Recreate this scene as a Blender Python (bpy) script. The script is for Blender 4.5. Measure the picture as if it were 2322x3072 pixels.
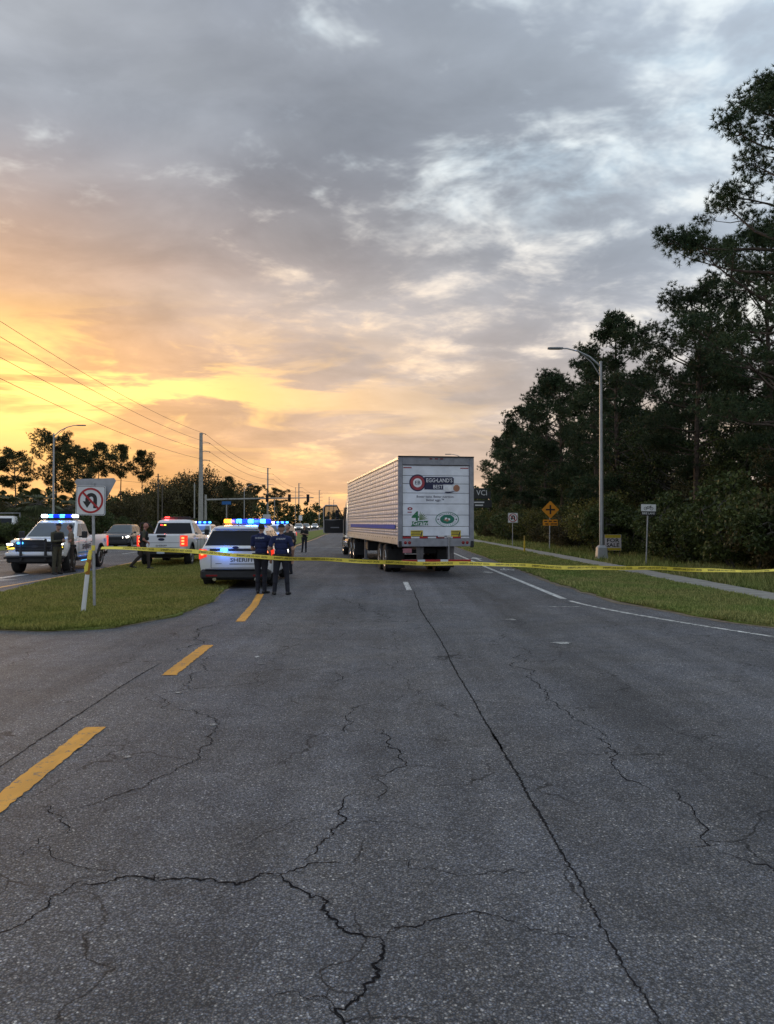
import bpy, bmesh, math, random
import numpy as np
from mathutils import Vector, Matrix, noise as mnoise

for o in list(bpy.data.objects):
    bpy.data.objects.remove(o)
S = bpy.context.scene
COL = S.collection
R = math.radians
PI = math.pi
RNG = random.Random(7)

# ------------------------------------------------------------------ camera
cam_data = bpy.data.cameras.new('camera')
cam = bpy.data.objects.new('camera', cam_data)
COL.objects.link(cam)
cam.location = (0, 0, 1.8)
cam.rotation_euler = (R(90.83), 0, 0)
cam_data.sensor_width = 36
cam_data.lens = 27.11
cam_data.clip_start = 0.05
cam_data.clip_end = 6000
S.camera = cam

# ------------------------------------------------------------------ exposure
S.view_settings.view_transform = 'Standard'
S.view_settings.look = 'None'
S.view_settings.exposure = 0.42
S.view_settings.gamma = 1.0
S.view_settings.use_curve_mapping = False
S.cycles.max_bounces = 6
S.cycles.diffuse_bounces = 3
S.cycles.glossy_bounces = 3
S.cycles.transparent_max_bounces = 6
S.cycles.sample_clamp_indirect = 4.0

SUN_AZ, SUN_EL = -31.0, 7.0        # degrees: left of straight ahead, just above the trees


class N:
    """A node socket with arithmetic."""
    def __init__(self, t, s):
        self.t, self.s = t, s

    def _m(self, op, *a, clamp=False):
        n = self.t.nodes.new('ShaderNodeMath')
        n.operation = op
        n.use_clamp = clamp
        for i, q in enumerate((self,) + a):
            if isinstance(q, N):
                self.t.links.new(q.s, n.inputs[i])
            else:
                n.inputs[i].default_value = q
        return N(self.t, n.outputs[0])

    def __add__(self, o): return self._m('ADD', o)
    def __sub__(self, o): return self._m('SUBTRACT', o)
    def __mul__(self, o): return self._m('MULTIPLY', o)
    def __truediv__(self, o): return self._m('DIVIDE', o)
    def __pow__(self, o): return self._m('POWER', o)
    def rsub(self, o): return N.const(self.t, o) - self
    def exp(self): return self._m('EXPONENT')
    def mx(self, o): return self._m('MAXIMUM', o)
    def mn(self, o): return self._m('MINIMUM', o)
    def clamp(self): return self._m('ADD', 0.0, clamp=True)
    def gauss(self, c, w):
        d = (self - c) * (1.0 / w)
        return (d * d * -1.0).exp()
    def step(self, a, b, lo=0.0, hi=1.0):
        n = self.t.nodes.new('ShaderNodeMapRange')
        n.interpolation_type = 'SMOOTHSTEP'
        self.t.links.new(self.s, n.inputs[0])
        for i, q in enumerate((a, b, lo, hi)):
            n.inputs[1 + i].default_value = q
        return N(self.t, n.outputs[0])

    @staticmethod
    def const(t, v):
        n = t.nodes.new('ShaderNodeValue')
        n.outputs[0].default_value = v
        return N(t, n.outputs[0])


def nmix(t, f, a, b, mode='MIX'):
    n = t.nodes.new('ShaderNodeMix')
    n.data_type = 'RGBA'
    n.blend_type = mode
    for i, q in ((0, f), (6, a), (7, b)):
        if isinstance(q, N):
            t.links.new(q.s, n.inputs[i])
        elif i == 0:
            n.inputs[0].default_value = q
        else:
            n.inputs[i].default_value = tuple(q) + (1,) if len(q) == 3 else q
    return N(t, n.outputs[2])


def nnoise(t, vec, scale, detail=4, rough=0.5, dist=0.0):
    n = t.nodes.new('ShaderNodeTexNoise')
    n.inputs['Scale'].default_value = scale
    n.inputs['Detail'].default_value = detail
    n.inputs['Roughness'].default_value = rough
    n.inputs['Distortion'].default_value = dist
    if vec is not None:
        t.links.new(vec.s, n.inputs['Vector'])
    return N(t, n.outputs[0])


def nvec(t, x, y, z):
    n = t.nodes.new('ShaderNodeCombineXYZ')
    for i, q in enumerate((x, y, z)):
        if isinstance(q, N):
            t.links.new(q.s, n.inputs[i])
        else:
            n.inputs[i].default_value = q
    return N(t, n.outputs[0])


def nsep(t, v):
    n = t.nodes.new('ShaderNodeSeparateXYZ')
    t.links.new(v.s, n.inputs[0])
    return [N(t, n.outputs[i]) for i in range(3)]


def nmap(t, v, sc=(1, 1, 1), rot=(0, 0, 0), loc=(0, 0, 0)):
    n = t.nodes.new('ShaderNodeMapping')
    n.inputs['Scale'].default_value = sc
    n.inputs['Rotation'].default_value = rot
    n.inputs['Location'].default_value = loc
    t.links.new(v.s, n.inputs[0])
    return N(t, n.outputs[0])


# ------------------------------------------------------------------ sky: dusk, broken cloud sheet
def make_world():
    w = bpy.data.worlds.new('World')
    S.world = w
    w.use_nodes = True
    t = w.node_tree
    t.nodes.clear()
    out = t.nodes.new('ShaderNodeOutputWorld')
    bg = t.nodes.new('ShaderNodeBackground')
    t.links.new(bg.outputs[0], out.inputs[0])
    tc = t.nodes.new('ShaderNodeTexCoord')
    d = N(t, tc.outputs['Generated'])
    x, y, z = nsep(t, d)
    zc = z.mx(0.0)
    el = zc._m('ARCSINE') * (180 / PI)
    az = x._m('ARCTAN2', y) * (180 / PI)
    daz = az - SUN_AZ
    # the cloud deck is a level sheet overhead
    inv = N.const(t, 1.0) / (zc + 0.20)
    px, py = x * inv, y * inv
    p = nvec(t, px, py, 0.0)
    n1 = nnoise(t, nmap(t, p, (1.25, 1.35, 1), (0, 0, R(24)), (3.1, 1.7, 0)), 1.0, 6, 0.56, 0.5)
    n2 = nnoise(t, nmap(t, p, (3.0, 3.6, 1), (0, 0, R(-14)), (7.3, 4.2, 0)), 1.0, 5, 0.60, 0.35)
    n4 = nnoise(t, nmap(t, p, (8.0, 9.0, 1), (0, 0, R(20)), (2.3, 6.1, 0)), 1.0, 4, 0.62, 0.3)
    n3 = nnoise(t, nmap(t, p, (0.7, 1.2, 1), (0, 0, R(-20)), (1.4, 8.8, 0)), 1.0, 4, 0.5, 0.2)
    cov = n1 * 0.47 + n2 * 0.30 + n4 * 0.23
    # thin places in the deck
    hole = (daz - 38.0) * (1 / 21.0)
    hole2 = (el - 23.0 - (daz - 36.0) * 0.10) * (1 / 6.0)
    rift = ((hole * hole + hole2 * hole2) * -1.0).exp()          # the torn patch above the road
    cs = (x * math.sin(R(SUN_AZ)) + y * math.cos(R(SUN_AZ)))
    right = cs.step(0.88, 0.38) * el.step(3.0, 16.0)
    left = az.step(-6.0, -18.0) * el.step(9.0, 16.0)
    thin = (cov + rift * 0.13 + right * 0.055 - left * 0.08)
    gap = thin.step(0.515, 0.66)
    # colour of the deck underside
    grey = nmix(t, n3.step(0.36, 0.64), (0.205, 0.222, 0.258), (0.37, 0.39, 0.42))
    grey = nmix(t, right * 0.8, grey, (0.40, 0.475, 0.565))
    grey = nmix(t, el.step(20, 3) * 0.7, grey, (0.455, 0.40, 0.355))
    warm = daz.gauss(-6.0, 29.0) * el.step(28.0, 7.0)
    low = daz.gauss(0.0, 58.0) * (el * (-1 / 4.2)).exp()
    warm = (warm * 1.05 + low * 0.9).mn(1.0)
    deck = nmix(t, warm, grey, (0.76, 0.40, 0.155))
    tex = n2.step(0.30, 0.68, 0.90, 1.10) * n1.step(0.32, 0.62, 0.88, 1.10)
    deck = nmix(t, 1.0, deck, nvec(t, tex, tex, tex), 'MULTIPLY')
    # colour of the thin places
    cool = nmix(t, n2.step(0.40, 0.62), (0.40, 0.52, 0.62), (0.70, 0.76, 0.78))
    nb = daz.gauss(-2.0, 40.0) * el.step(27.0, 11.0)
    lit = nmix(t, (nb + low * 0.7).mn(1.0), cool, (1.15, 0.64, 0.20))
    col = nmix(t, gap, deck, lit)
    # the bright streaks where the sun stands behind the deck
    st = nnoise(t, nmap(t, nvec(t, az * 0.07, el * 0.34, 0.0), (1, 1, 1), (0, 0, R(-5)), (5.2, 2.4, 0)), 1.0, 5, 0.6, 0.5)
    band = daz.gauss(1.0, 21.0) * el.gauss(9.0, 3.6)
    strk = (st.step(0.45, 0.58) * band * 1.3).mn(1.0)
    col = nmix(t, strk, col, (1.55, 0.92, 0.27))
    glow = daz.gauss(-4.0, 14.0) * el.gauss(9.0, 5.0)
    col = nmix(t, glow * 0.42, col, (1.35, 0.70, 0.19))
    far = daz.gauss(45.0, 22.0) * el.gauss(6.5, 1.6) * st.step(0.5, 0.7)
    col = nmix(t, far * 0.55, col, (0.95, 0.68, 0.36))
    # clear dusk sky above the deck, seen where it is thinnest
    sky = t.nodes.new('ShaderNodeTexSky')
    sky.sky_type = 'NISHITA'
    sky.sun_disc = False
    sky.sun_elevation = R(SUN_EL)
    sky.sun_rotation = R(SUN_AZ)
    sky.air_density = 1.2
    sky.dust_density = 2.0
    clear = nmix(t, 1.0, N(t, sky.outputs[0]), (0.10, 0.10, 0.10), 'MULTIPLY')
    col = nmix(t, thin.step(0.60, 0.76) * right * 0.6, col, clear)
    t.links.new(col.s, bg.inputs[0])
    bg.inputs[1].default_value = 1.0


make_world()

sun_data = bpy.data.lights.new('sun', 'SUN')
sun_data.energy = 0.5
sun_data.specular_factor = 0.6
sun_data.angle = R(14)
sun_data.color = (1.0, 0.66, 0.38)
sun = bpy.data.objects.new('sun', sun_data)
COL.objects.link(sun)
_sd = Vector((math.sin(R(SUN_AZ)) * math.cos(R(SUN_EL)), math.cos(R(SUN_AZ)) * math.cos(R(SUN_EL)), math.sin(R(SUN_EL))))
sun.rotation_euler = (-_sd).to_track_quat('-Z', 'Y').to_euler()


# ------------------------------------------------------------------ materials
MATS = {}


def mat(name, col, rough=0.6, metal=0.0, var=0.12, vscale=6.0, coat=0.0, emit=None, estr=0.0, bump=0.0, bscale=60.0, island=0.0, spec=None):
    if name in MATS:
        return MATS[name]
    m = bpy.data.materials.new(name)
    m.use_nodes = True
    t = m.node_tree
    b = t.nodes['Principled BSDF']
    b.inputs['Roughness'].default_value = rough
    b.inputs['Metallic'].default_value = metal
    b.inputs['Coat Weight'].default_value = coat
    b.inputs['Coat Roughness'].default_value = 0.08
    if spec is not None:
        b.inputs['Specular IOR Level'].default_value = spec
    tc = t.nodes.new('ShaderNodeTexCoord')
    ob = N(t, tc.outputs['Object'])
    n = nnoise(t, ob, vscale, 5, 0.6)
    f = n.step(0.3, 0.7, 1.0 - var, 1.0 + var)
    if island:
        g = t.nodes.new('ShaderNodeNewGeometry')
        f = f * N(t, g.outputs['Random Per Island']).step(0, 1, 1 - island, 1 + island)
    c = nmix(t, 1.0, col, nvec(t, f, f, f), 'MULTIPLY')
    t.links.new(c.s, b.inputs['Base Color'])
    if bump:
        bn = t.nodes.new('ShaderNodeBump')
        bn.inputs['Strength'].default_value = bump
        bn.inputs['Distance'].default_value = 0.01
        t.links.new(nnoise(t, ob, bscale, 6, 0.6).s, bn.inputs['Height'])
        t.links.new(bn.outputs[0], b.inputs['Normal'])
    if emit:
        b.inputs['Emission Color'].default_value = tuple(emit) + (1,)
        b.inputs['Emission Strength'].default_value = estr
    MATS[name] = m
    return m


# ------------------------------------------------------------------ mesh helpers
class MB:
    def __init__(self):
        self.v, self.f, self.m = [], [], []

    def add(self, vs, fs, M=None, mi=0):
        o = len(self.v)
        if M is not None:
            vs = [M @ Vector(q) for q in vs]
        self.v += [tuple(q) for q in vs]
        self.f += [tuple(i + o for i in q) for q in fs]
        self.m += [mi] * len(fs)
        return self

    def box(self, c, s, bev=0.0, M=None, mi=0):
        cx, cy, cz = c
        hx, hy, hz = s[0] / 2, s[1] / 2, s[2] / 2
        b = min(bev, hx * .98, hy * .98, hz * .98)
        if b <= 0:
            vs = [(cx + i * hx, cy + j * hy, cz + k * hz) for i in (-1, 1) for j in (-1, 1) for k in (-1, 1)]
            fs = [(0, 1, 3, 2), (4, 6, 7, 5), (0, 4, 5, 1), (2, 3, 7, 6), (0, 2, 6, 4), (1, 5, 7, 3)]
            return self.add(vs, fs, M, mi)
        vs, idx = [], {}
        for i in (-1, 1):
            for j in (-1, 1):
                for k in (-1, 1):
                    for a in range(3):
                        q = [i * (hx - b), j * (hy - b), k * (hz - b)]
                        q[a] = (i * hx, j * hy, k * hz)[a]
                        idx[(i, j, k, a)] = len(vs)
                        vs.append((cx + q[0], cy + q[1], cz + q[2]))
        fs = []
        I = lambda i, j, k, a: idx[(i, j, k, a)]
        for s_ in (-1, 1):
            fs.append([I(s_, -1, -1, 0), I(s_, 1, -1, 0), I(s_, 1, 1, 0), I(s_, -1, 1, 0)][::s_])
            fs.append([I(-1, s_, -1, 1), I(-1, s_, 1, 1), I(1, s_, 1, 1), I(1, s_, -1, 1)][::s_])
            fs.append([I(-1, -1, s_, 2), I(1, -1, s_, 2), I(1, 1, s_, 2), I(-1, 1, s_, 2)][::s_])
        for a in (-1, 1):
            for c_ in (-1, 1):
                fs.append([I(a, c_, -1, 0), I(a, c_, -1, 1), I(a, c_, 1, 1), I(a, c_, 1, 0)][::-a * c_])
                fs.append([I(a, -1, c_, 0), I(a, -1, c_, 2), I(a, 1, c_, 2), I(a, 1, c_, 0)][::a * c_])
                fs.append([I(-1, a, c_, 1), I(-1, a, c_, 2), I(1, a, c_, 2), I(1, a, c_, 1)][::-a * c_])
        for i in (-1, 1):
            for j in (-1, 1):
                for k in (-1, 1):
                    fs.append([I(i, j, k, 0), I(i, j, k, 1), I(i, j, k, 2)][::i * j * k])
        return self.add(vs, fs, M, mi)

    def tube(self, pts, r, n=8, cap=True, M=None, mi=0, flat=1.0):
        pts = [Vector(q) for q in pts]
        rs = r if isinstance(r, (list, tuple)) else [r] * len(pts)
        vs, fs = [], []
        up = None
        for i, q in enumerate(pts):
            d = (pts[min(i + 1, len(pts) - 1)] - pts[max(i - 1, 0)])
            d = d.normalized() if d.length > 1e-9 else Vector((0, 0, 1))
            if up is None:
                up = Vector((0, 0, 1)) if abs(d.z) < 0.9 else Vector((1, 0, 0))
            a = d.cross(up).normalized()
            b = a.cross(d).normalized()
            up = b
            for k in range(n):
                th = 2 * PI * k / n
                vs.append(q + a * (math.cos(th) * rs[i]) + b * (math.sin(th) * rs[i] * flat))
        for i in range(len(pts) - 1):
            for k in range(n):
                k2 = (k + 1) % n
                fs.append((i * n + k, (i + 1) * n + k, (i + 1) * n + k2, i * n + k2))
        if cap:
            fs.append(tuple(range(n)))
            fs.append(tuple((len(pts) - 1) * n + k for k in range(n))[::-1])
        return self.add(vs, fs, M, mi)

    def loft(self, rings, cap=True, M=None, mi=0, close=True):
        n = len(rings[0])
        vs = [q for r_ in rings for q in r_]
        fs = []
        for i in range(len(rings) - 1):
            for k in range(n if close else n - 1):
                k2 = (k + 1) % n
                fs.append((i * n + k, i * n + k2, (i + 1) * n + k2, (i + 1) * n + k))
        if cap:
            fs.append(tuple(range(n))[::-1])
            fs.append(tuple((len(rings) - 1) * n + k for k in range(n)))
        return self.add(vs, fs, M, mi)

    def lathe(self, prof, n=24, M=None, mi=0, axis='Z'):
        """prof: (radius, height) pairs."""
        rings = []
        for r_, h in prof:
            ring = []
            for k in range(n):
                a = 2 * PI * k / n
                c, s_ = r_ * math.cos(a), r_ * math.sin(a)
                ring.append((c, s_, h) if axis == 'Z' else (h, c, s_))
            rings.append(ring)
        return self.loft(rings, True, M, mi)

    def prism(self, poly, h, M=None, mi=0):
        """polygon in XY pulled up by h along Z."""
        n = len(poly)
        vs = [(q[0], q[1], 0) for q in poly] + [(q[0], q[1], h) for q in poly]
        fs = [tuple(range(n))[::-1], tuple(range(n, 2 * n))]
        for k in range(n):
            k2 = (k + 1) % n
            fs.append((k, k2, n + k2, n + k))
        return self.add(vs, fs, M, mi)

    def poly(self, vs, M=None, mi=0):
        return self.add(vs, [tuple(range(len(vs)))], M, mi)

    def build(self, name, mats, parent=None, smooth=None):
        me = bpy.data.meshes.new(name)
        me.from_pydata(self.v, [], self.f)
        mats = mats if isinstance(mats, (list, tuple)) else [mats]
        for q in mats:
            me.materials.append(q)
        if len(mats) > 1:
            me.polygons.foreach_set('material_index', self.m)
        me.update()
        if smooth is not None:
            me.polygons.foreach_set('use_smooth', [True] * len(me.polygons))
            me.set_sharp_from_angle(angle=R(smooth))
        o = bpy.data.objects.new(name, me)
        COL.objects.link(o)
        if parent is not None:
            o.parent = parent
        return o


def tag(o, label=None, cat=None, group=None, kind=None):
    for k, q in (('label', label), ('category', cat), ('group', group), ('kind', kind)):
        if q:
            o[k] = q
    return o


def empty(name, loc, rz=0.0, label=None, cat=None, group=None):
    o = bpy.data.objects.new(name, None)
    o.empty_display_size = 0.2
    COL.objects.link(o)
    o.location = loc
    o.rotation_euler = (0, 0, rz)
    tag(o, label, cat, group)
    return o


KIDS = {}


def copy_tree(o, parent=None):
    c = o.copy()
    COL.objects.link(c)
    c.parent = parent
    for ch in o.children:
        copy_tree(ch, c)
    return c


def np_mesh(name, V, F, mats, parent=None, nper=3):
    """fast mesh from arrays; F has nper vertices per face."""
    me = bpy.data.meshes.new(name)
    V = np.asarray(V, dtype=np.float32)
    F = np.asarray(F, dtype=np.int32)
    me.vertices.add(len(V))
    me.vertices.foreach_set('co', V.ravel())
    me.loops.add(F.size)
    me.loops.foreach_set('vertex_index', F.ravel())
    me.polygons.add(len(F))
    me.polygons.foreach_set('loop_start', np.arange(0, F.size, nper, dtype=np.int32))
    me.polygons.foreach_set('loop_total', np.full(len(F), nper, dtype=np.int32))
    for q in (mats if isinstance(mats, (list, tuple)) else [mats]):
        me.materials.append(q)
    me.update(calc_edges=True)
    me.validate()
    o = bpy.data.objects.new(name, me)
    COL.objects.link(o)
    if parent is not None:
        o.parent = parent
    return o


_tx = {}


def text_geo(s, size=1.0, align='CENTER', bold=0.0, sx=1.0):
    key = (s, align, bold)
    if key not in _tx:
        cu = bpy.data.curves.new('lettering', 'FONT')
        cu.body = s
        cu.align_x = align
        cu.align_y = 'CENTER'
        cu.size = 1.0
        cu.offset = bold
        cu.resolution_u = 2
        ob = bpy.data.objects.new('lettering_source', cu)
        COL.objects.link(ob)
        me = bpy.data.meshes.new_from_object(ob)
        vs = [tuple(q.co) for q in me.vertices]
        fs = [tuple(q.vertices) for q in me.polygons]
        bpy.data.objects.remove(ob)
        bpy.data.meshes.remove(me)
        _tx[key] = (vs, fs)
    vs, fs = _tx[key]
    return [(q[0] * size * sx, q[1] * size, 0) for q in vs], fs


def frame(o, xa, ya):
    """matrix whose x,y axes lie along xa, ya and whose origin is o."""
    xa, ya = Vector(xa).normalized(), Vector(ya).normalized()
    za = xa.cross(ya)
    M = Matrix((xa, ya, za)).transposed().to_4x4()
    M.translation = Vector(o)
    return M


def arc(cx, cy, r_, a0, a1, n):
    return [(cx + r_ * math.cos(R(a0 + (a1 - a0) * i / n)), cy + r_ * math.sin(R(a0 + (a1 - a0) * i / n))) for i in range(n + 1)]


def oval(rx, ry, n=28, cx=0, cy=0):
    return [(cx + rx * math.cos(2 * PI * k / n), cy + ry * math.sin(2 * PI * k / n)) for k in range(n)]


def annulus(mb, ro, ri, h, M, n=32, mi=0, sy=1.0, cx=0, cy=0):
    vs = []
    for r_, z in ((ro, 0), (ro, h), (ri, h), (ri, 0)):
        vs += [(cx + r_ * math.cos(2 * PI * k / n), cy + sy * r_ * math.sin(2 * PI * k / n), z) for k in range(n)]
    fs = []
    for a in range(4):
        b = (a + 1) % 4
        for k in range(n):
            k2 = (k + 1) % n
            fs.append((a * n + k, a * n + k2, b * n + k2, b * n + k))
    mb.add(vs, fs, M, mi)


# ================================================================== THE SETTING
def road_material():
    m = bpy.data.materials.new('asphalt')
    m.use_nodes = True
    t = m.node_tree
    b = t.nodes['Principled BSDF']
    tc = t.nodes.new('ShaderNodeTexCoord')
    ob = N(t, tc.outputs['Object'])
    x, y, z = nsep(t, ob)

    def vor(scale, feat='F1', out='Distance', rnd=1.0):
        n = t.nodes.new('ShaderNodeTexVoronoi')
        n.feature = feat
        n.inputs['Scale'].default_value = scale
        n.inputs['Randomness'].default_value = rnd
        t.links.new(ob.s, n.inputs['Vector'])
        return N(t, n.outputs[out])
    c1 = nsep(t, vor(96, out='Color'))
    d1 = vor(96)
    c2 = nsep(t, vor(230, out='Color'))
    # stones of three tones set in dark binder
    stone = c1[0].step(0.0, 1.0, 0.58, 1.2) + c1[1].step(0.86, 1.0) * 0.85 + c1[2].step(0.965, 1.0) * 1.7
    fine = c2[0].step(0.1, 1.0, 0.80, 1.16) + c2[1].step(0.93, 1.0) * 0.6
    binder = d1.step(0.30, 0.62, 1.0, 0.42)
    sp = stone * fine * binder
    # wear at larger scales
    big = nnoise(t, ob, 0.35, 5, 0.6).step(0.3, 0.7, 0.82, 1.16)
    mid = nnoise(t, ob, 3.2, 5, 0.65).step(0.28, 0.72, 0.84, 1.14)
    streak = nnoise(t, nmap(t, ob, (1.9, 0.07, 1)), 1.0, 5, 0.6).step(0.28, 0.72, 0.80, 1.16)
    wob = nnoise(t, nmap(t, ob, (0.3, 0.12, 1)), 1.0, 3, 0.5)
    xs = x + (wob - 0.5) * 1.0
    blot = nnoise(t, nmap(t, ob, (0.9, 0.16, 1), loc=(4, 2, 0)), 1.0, 4, 0.6).step(0.35, 0.65)
    oil = (xs.gauss(2.55, 0.55) * blot.step(0, 1, 0.35, 1.0) * 0.42) + (xs.gauss(-0.9, 0.5) * blot * 0.18) + (xs.gauss(-3.6, 0.5) * 0.10)
    wear = big * mid * streak * (oil.rsub(1.0))
    # hairline cracking
    wv = t.nodes.new('ShaderNodeVectorMath')
    wv.operation = 'ADD'
    wn = t.nodes.new('ShaderNodeTexNoise')
    wn.inputs['Scale'].default_value = 3.0
    wn.inputs['Detail'].default_value = 5
    t.links.new(ob.s, wn.inputs['Vector'])
    ws = t.nodes.new('ShaderNodeVectorMath')
    ws.operation = 'SCALE'
    ws.inputs['Scale'].default_value = 0.42
    t.links.new(wn.outputs['Color'], ws.inputs[0])
    t.links.new(ob.s, wv.inputs[0])
    t.links.new(ws.outputs[0], wv.inputs[1])
    ve = t.nodes.new('ShaderNodeTexVoronoi')
    ve.feature = 'DISTANCE_TO_EDGE'
    ve.inputs['Scale'].default_value = 0.75
    t.links.new(nmap(t, N(t, wv.outputs[0]), (1.0, 0.8, 1)).s, ve.inputs['Vector'])
    hair = N(t, ve.outputs['Distance']).step(0.002, 0.008, 1.0, 0.0)
    hmask = nnoise(t, ob, 1.1, 3, 0.6).step(0.44, 0.56)
    val = sp * wear * (hair * hmask * 0.72).rsub(1.0)
    tint = nmix(t, nnoise(t, ob, 0.9, 4, 0.6).step(0.35, 0.65), (0.200, 0.208, 0.234), (0.206, 0.207, 0.220))
    stonec = nmix(t, c1[2], (0.95, 0.98, 1.06), (1.08, 1.02, 0.92))
    col = nmix(t, 1.0, nmix(t, 1.0, tint, stonec, 'MULTIPLY'), nvec(t, val, val, val), 'MULTIPLY')
    t.links.new(col.s, b.inputs['Base Color'])
    b.inputs['Roughness'].default_value = 0.72
    b.inputs['Specular IOR Level'].default_value = 0.22
    bn = t.nodes.new('ShaderNodeBump')
    bn.inputs['Strength'].default_value = 0.75
    bn.inputs['Distance'].default_value = 0.006
    hgt = d1.step(0.1, 0.65, 1.0, 0.0) * c1[0].step(0, 1, 0.5, 1.0) + nnoise(t, ob, 40, 4, 0.6) * 0.6
    t.links.new(hgt.s, bn.inputs['Height'])
    t.links.new(bn.outputs[0], b.inputs['Normal'])
    return m


def paint_material(name, col, worn, under=(0.10, 0.10, 0.105), sc=9.0):
    m = bpy.data.materials.new(name)
    m.use_nodes = True
    t = m.node_tree
    b = t.nodes['Principled BSDF']
    tc = t.nodes.new('ShaderNodeTexCoord')
    ob = N(t, tc.outputs['Object'])
    n = nnoise(t, ob, sc, 8, 0.72)
    g = nnoise(t, ob, 120, 3, 0.7)
    f = (n + (g - 0.5) * 0.35).step(worn, worn + 0.10)
    dirt = nnoise(t, nmap(t, ob, (4, 0.8, 1)), 1.0, 5, 0.6).step(0.3, 0.75, 0.72, 1.05)
    c = nmix(t, 1.0, col, nvec(t, dirt, dirt, dirt), 'MULTIPLY')
    t.links.new(nmix(t, f, under, c).s, b.inputs['Base Color'])
    b.inputs['Roughness'].default_value = 0.65
    bn = t.nodes.new('ShaderNodeBump')
    bn.inputs['Strength'].default_value = 0.5
    bn.inputs['Distance'].default_value = 0.004
    t.links.new(g.s, bn.inputs['Height'])
    t.links.new(bn.outputs[0], b.inputs['Normal'])
    return m


def turf_material():
    m = bpy.data.materials.new('turf')
    m.use_nodes = True
    t = m.node_tree
    b = t.nodes['Principled BSDF']
    tc = t.nodes.new('ShaderNodeTexCoord')
    ob = N(t, tc.outputs['Object'])
    n = nnoise(t, ob, 0.8, 6, 0.65)
    f = nnoise(t, ob, 22, 5, 0.7)
    c = nmix(t, n.step(0.35, 0.65), (0.16, 0.215, 0.050), (0.225, 0.210, 0.080))
    c = nmix(t, (n * 0.5 + f * 0.5).step(0.55, 0.70), c, (0.20, 0.155, 0.09))
    v = f.step(0.25, 0.75, 0.55, 1.35)
    t.links.new(nmix(t, 1.0, c, nvec(t, v, v, v), 'MULTIPLY').s, b.inputs['Base Color'])
    b.inputs['Roughness'].default_value = 0.95
    b.inputs['Specular IOR Level'].default_value = 0.1
    bn = t.nodes.new('ShaderNodeBump')
    bn.inputs['Strength'].default_value = 1.0
    bn.inputs['Distance'].default_value = 0.05
    t.links.new(f.s, bn.inputs['Height'])
    t.links.new(bn.outputs[0], b.inputs['Normal'])
    return m


def leafy(name, c0, c1, nscale=0.5, rough=0.6, island=0.35, trans=0.25):
    """grass blades, leaves, needles: colour drifts over the plant and from leaf to leaf."""
    m = bpy.data.materials.new(name)
    m.use_nodes = True
    t = m.node_tree
    b = t.nodes['Principled BSDF']
    out = t.nodes['Material Output']
    tc = t.nodes.new('ShaderNodeTexCoord')
    oi = t.nodes.new('ShaderNodeObjectInfo')
    g = t.nodes.new('ShaderNodeNewGeometry')
    ob = N(t, tc.outputs['Object'])
    n = nnoise(t, ob, nscale, 4, 0.6).step(0.3, 0.7)
    rnd = N(t, g.outputs['Random Per Island'])
    orn = N(t, oi.outputs['Random'])
    f = (n * 0.55 + rnd * 0.45)
    c = nmix(t, f, c0, c1)
    v = rnd.step(0, 1, 1 - island, 1 + island) * orn.step(0, 1, 0.78, 1.18)
    c = nmix(t, 1.0, c, nvec(t, v, v, v), 'MULTIPLY')
    t.links.new(c.s, b.inputs['Base Color'])
    b.inputs['Roughness'].default_value = rough
    b.inputs['Specular IOR Level'].default_value = 0.25
    tr = t.nodes.new('ShaderNodeBsdfTranslucent')
    t.links.new(c.s, tr.inputs[0])
    mx = t.nodes.new('ShaderNodeMixShader')
    mx.inputs[0].default_value = trans
    t.links.new(b.outputs[0], mx.inputs[1])
    t.links.new(tr.outputs[0], mx.inputs[2])
    t.links.new(mx.outputs[0], out.inputs[0])
    return m


M_ROAD = road_material()
M_TURF = turf_material()
M_YEL = paint_material('yellow_paint', (0.80, 0.37, 0.035), 0.345)
M_WHI = paint_material('white_paint', (0.72, 0.72, 0.70), 0.40)
M_WORN = paint_material('worn_white_paint', (0.62, 0.62, 0.60), 0.47)
M_OPPY = paint_material('faded_yellow_paint', (0.75, 0.40, 0.12), 0.30)
M_CRACK = mat('crack_shadow', (0.012, 0.012, 0.014), 0.95, var=0.3, vscale=30, spec=0.05)
M_JOINT = mat('joint_tar', (0.016, 0.016, 0.018), 0.9, var=0.3, vscale=30, spec=0.1)
M_CONC = mat('sidewalk_concrete', (0.30, 0.285, 0.255), 0.9, var=0.22, vscale=2.5, bump=0.3, bscale=40)
M_BLADE = leafy('grass_blade', (0.235, 0.290, 0.058), (0.410, 0.370, 0.130), 0.7, 0.7, 0.35, 0.45)
M_BLADE_R = leafy('verge_blade', (0.150, 0.245, 0.052), (0.330, 0.290, 0.120), 0.55, 0.7, 0.45, 0.3)


def jag(poly, step, amp, seed, closed=True):
    """split long edges of an outline and shake the points."""
    out = []
    n = len(poly)
    for i in range(n if closed else n - 1):
        a, b = Vector(poly[i]), Vector(poly[(i + 1) % n])
        k = max(1, min(60, int((b - a).length / step)))
        for j in range(k):
            q = a.lerp(b, j / k)
            d = (b - a).normalized() if (b - a).length else Vector((1, 0))
            s_ = mnoise.noise(Vector((q.x * 1.3, q.y * 1.3, seed))) + 0.5 * mnoise.noise(Vector((q.x * 4, q.y * 4, seed + 5)))
            out.append((q.x - d.y * s_ * amp, q.y + d.x * s_ * amp))
    if not closed:
        out.append(tuple(poly[-1]))
    return out


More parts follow.
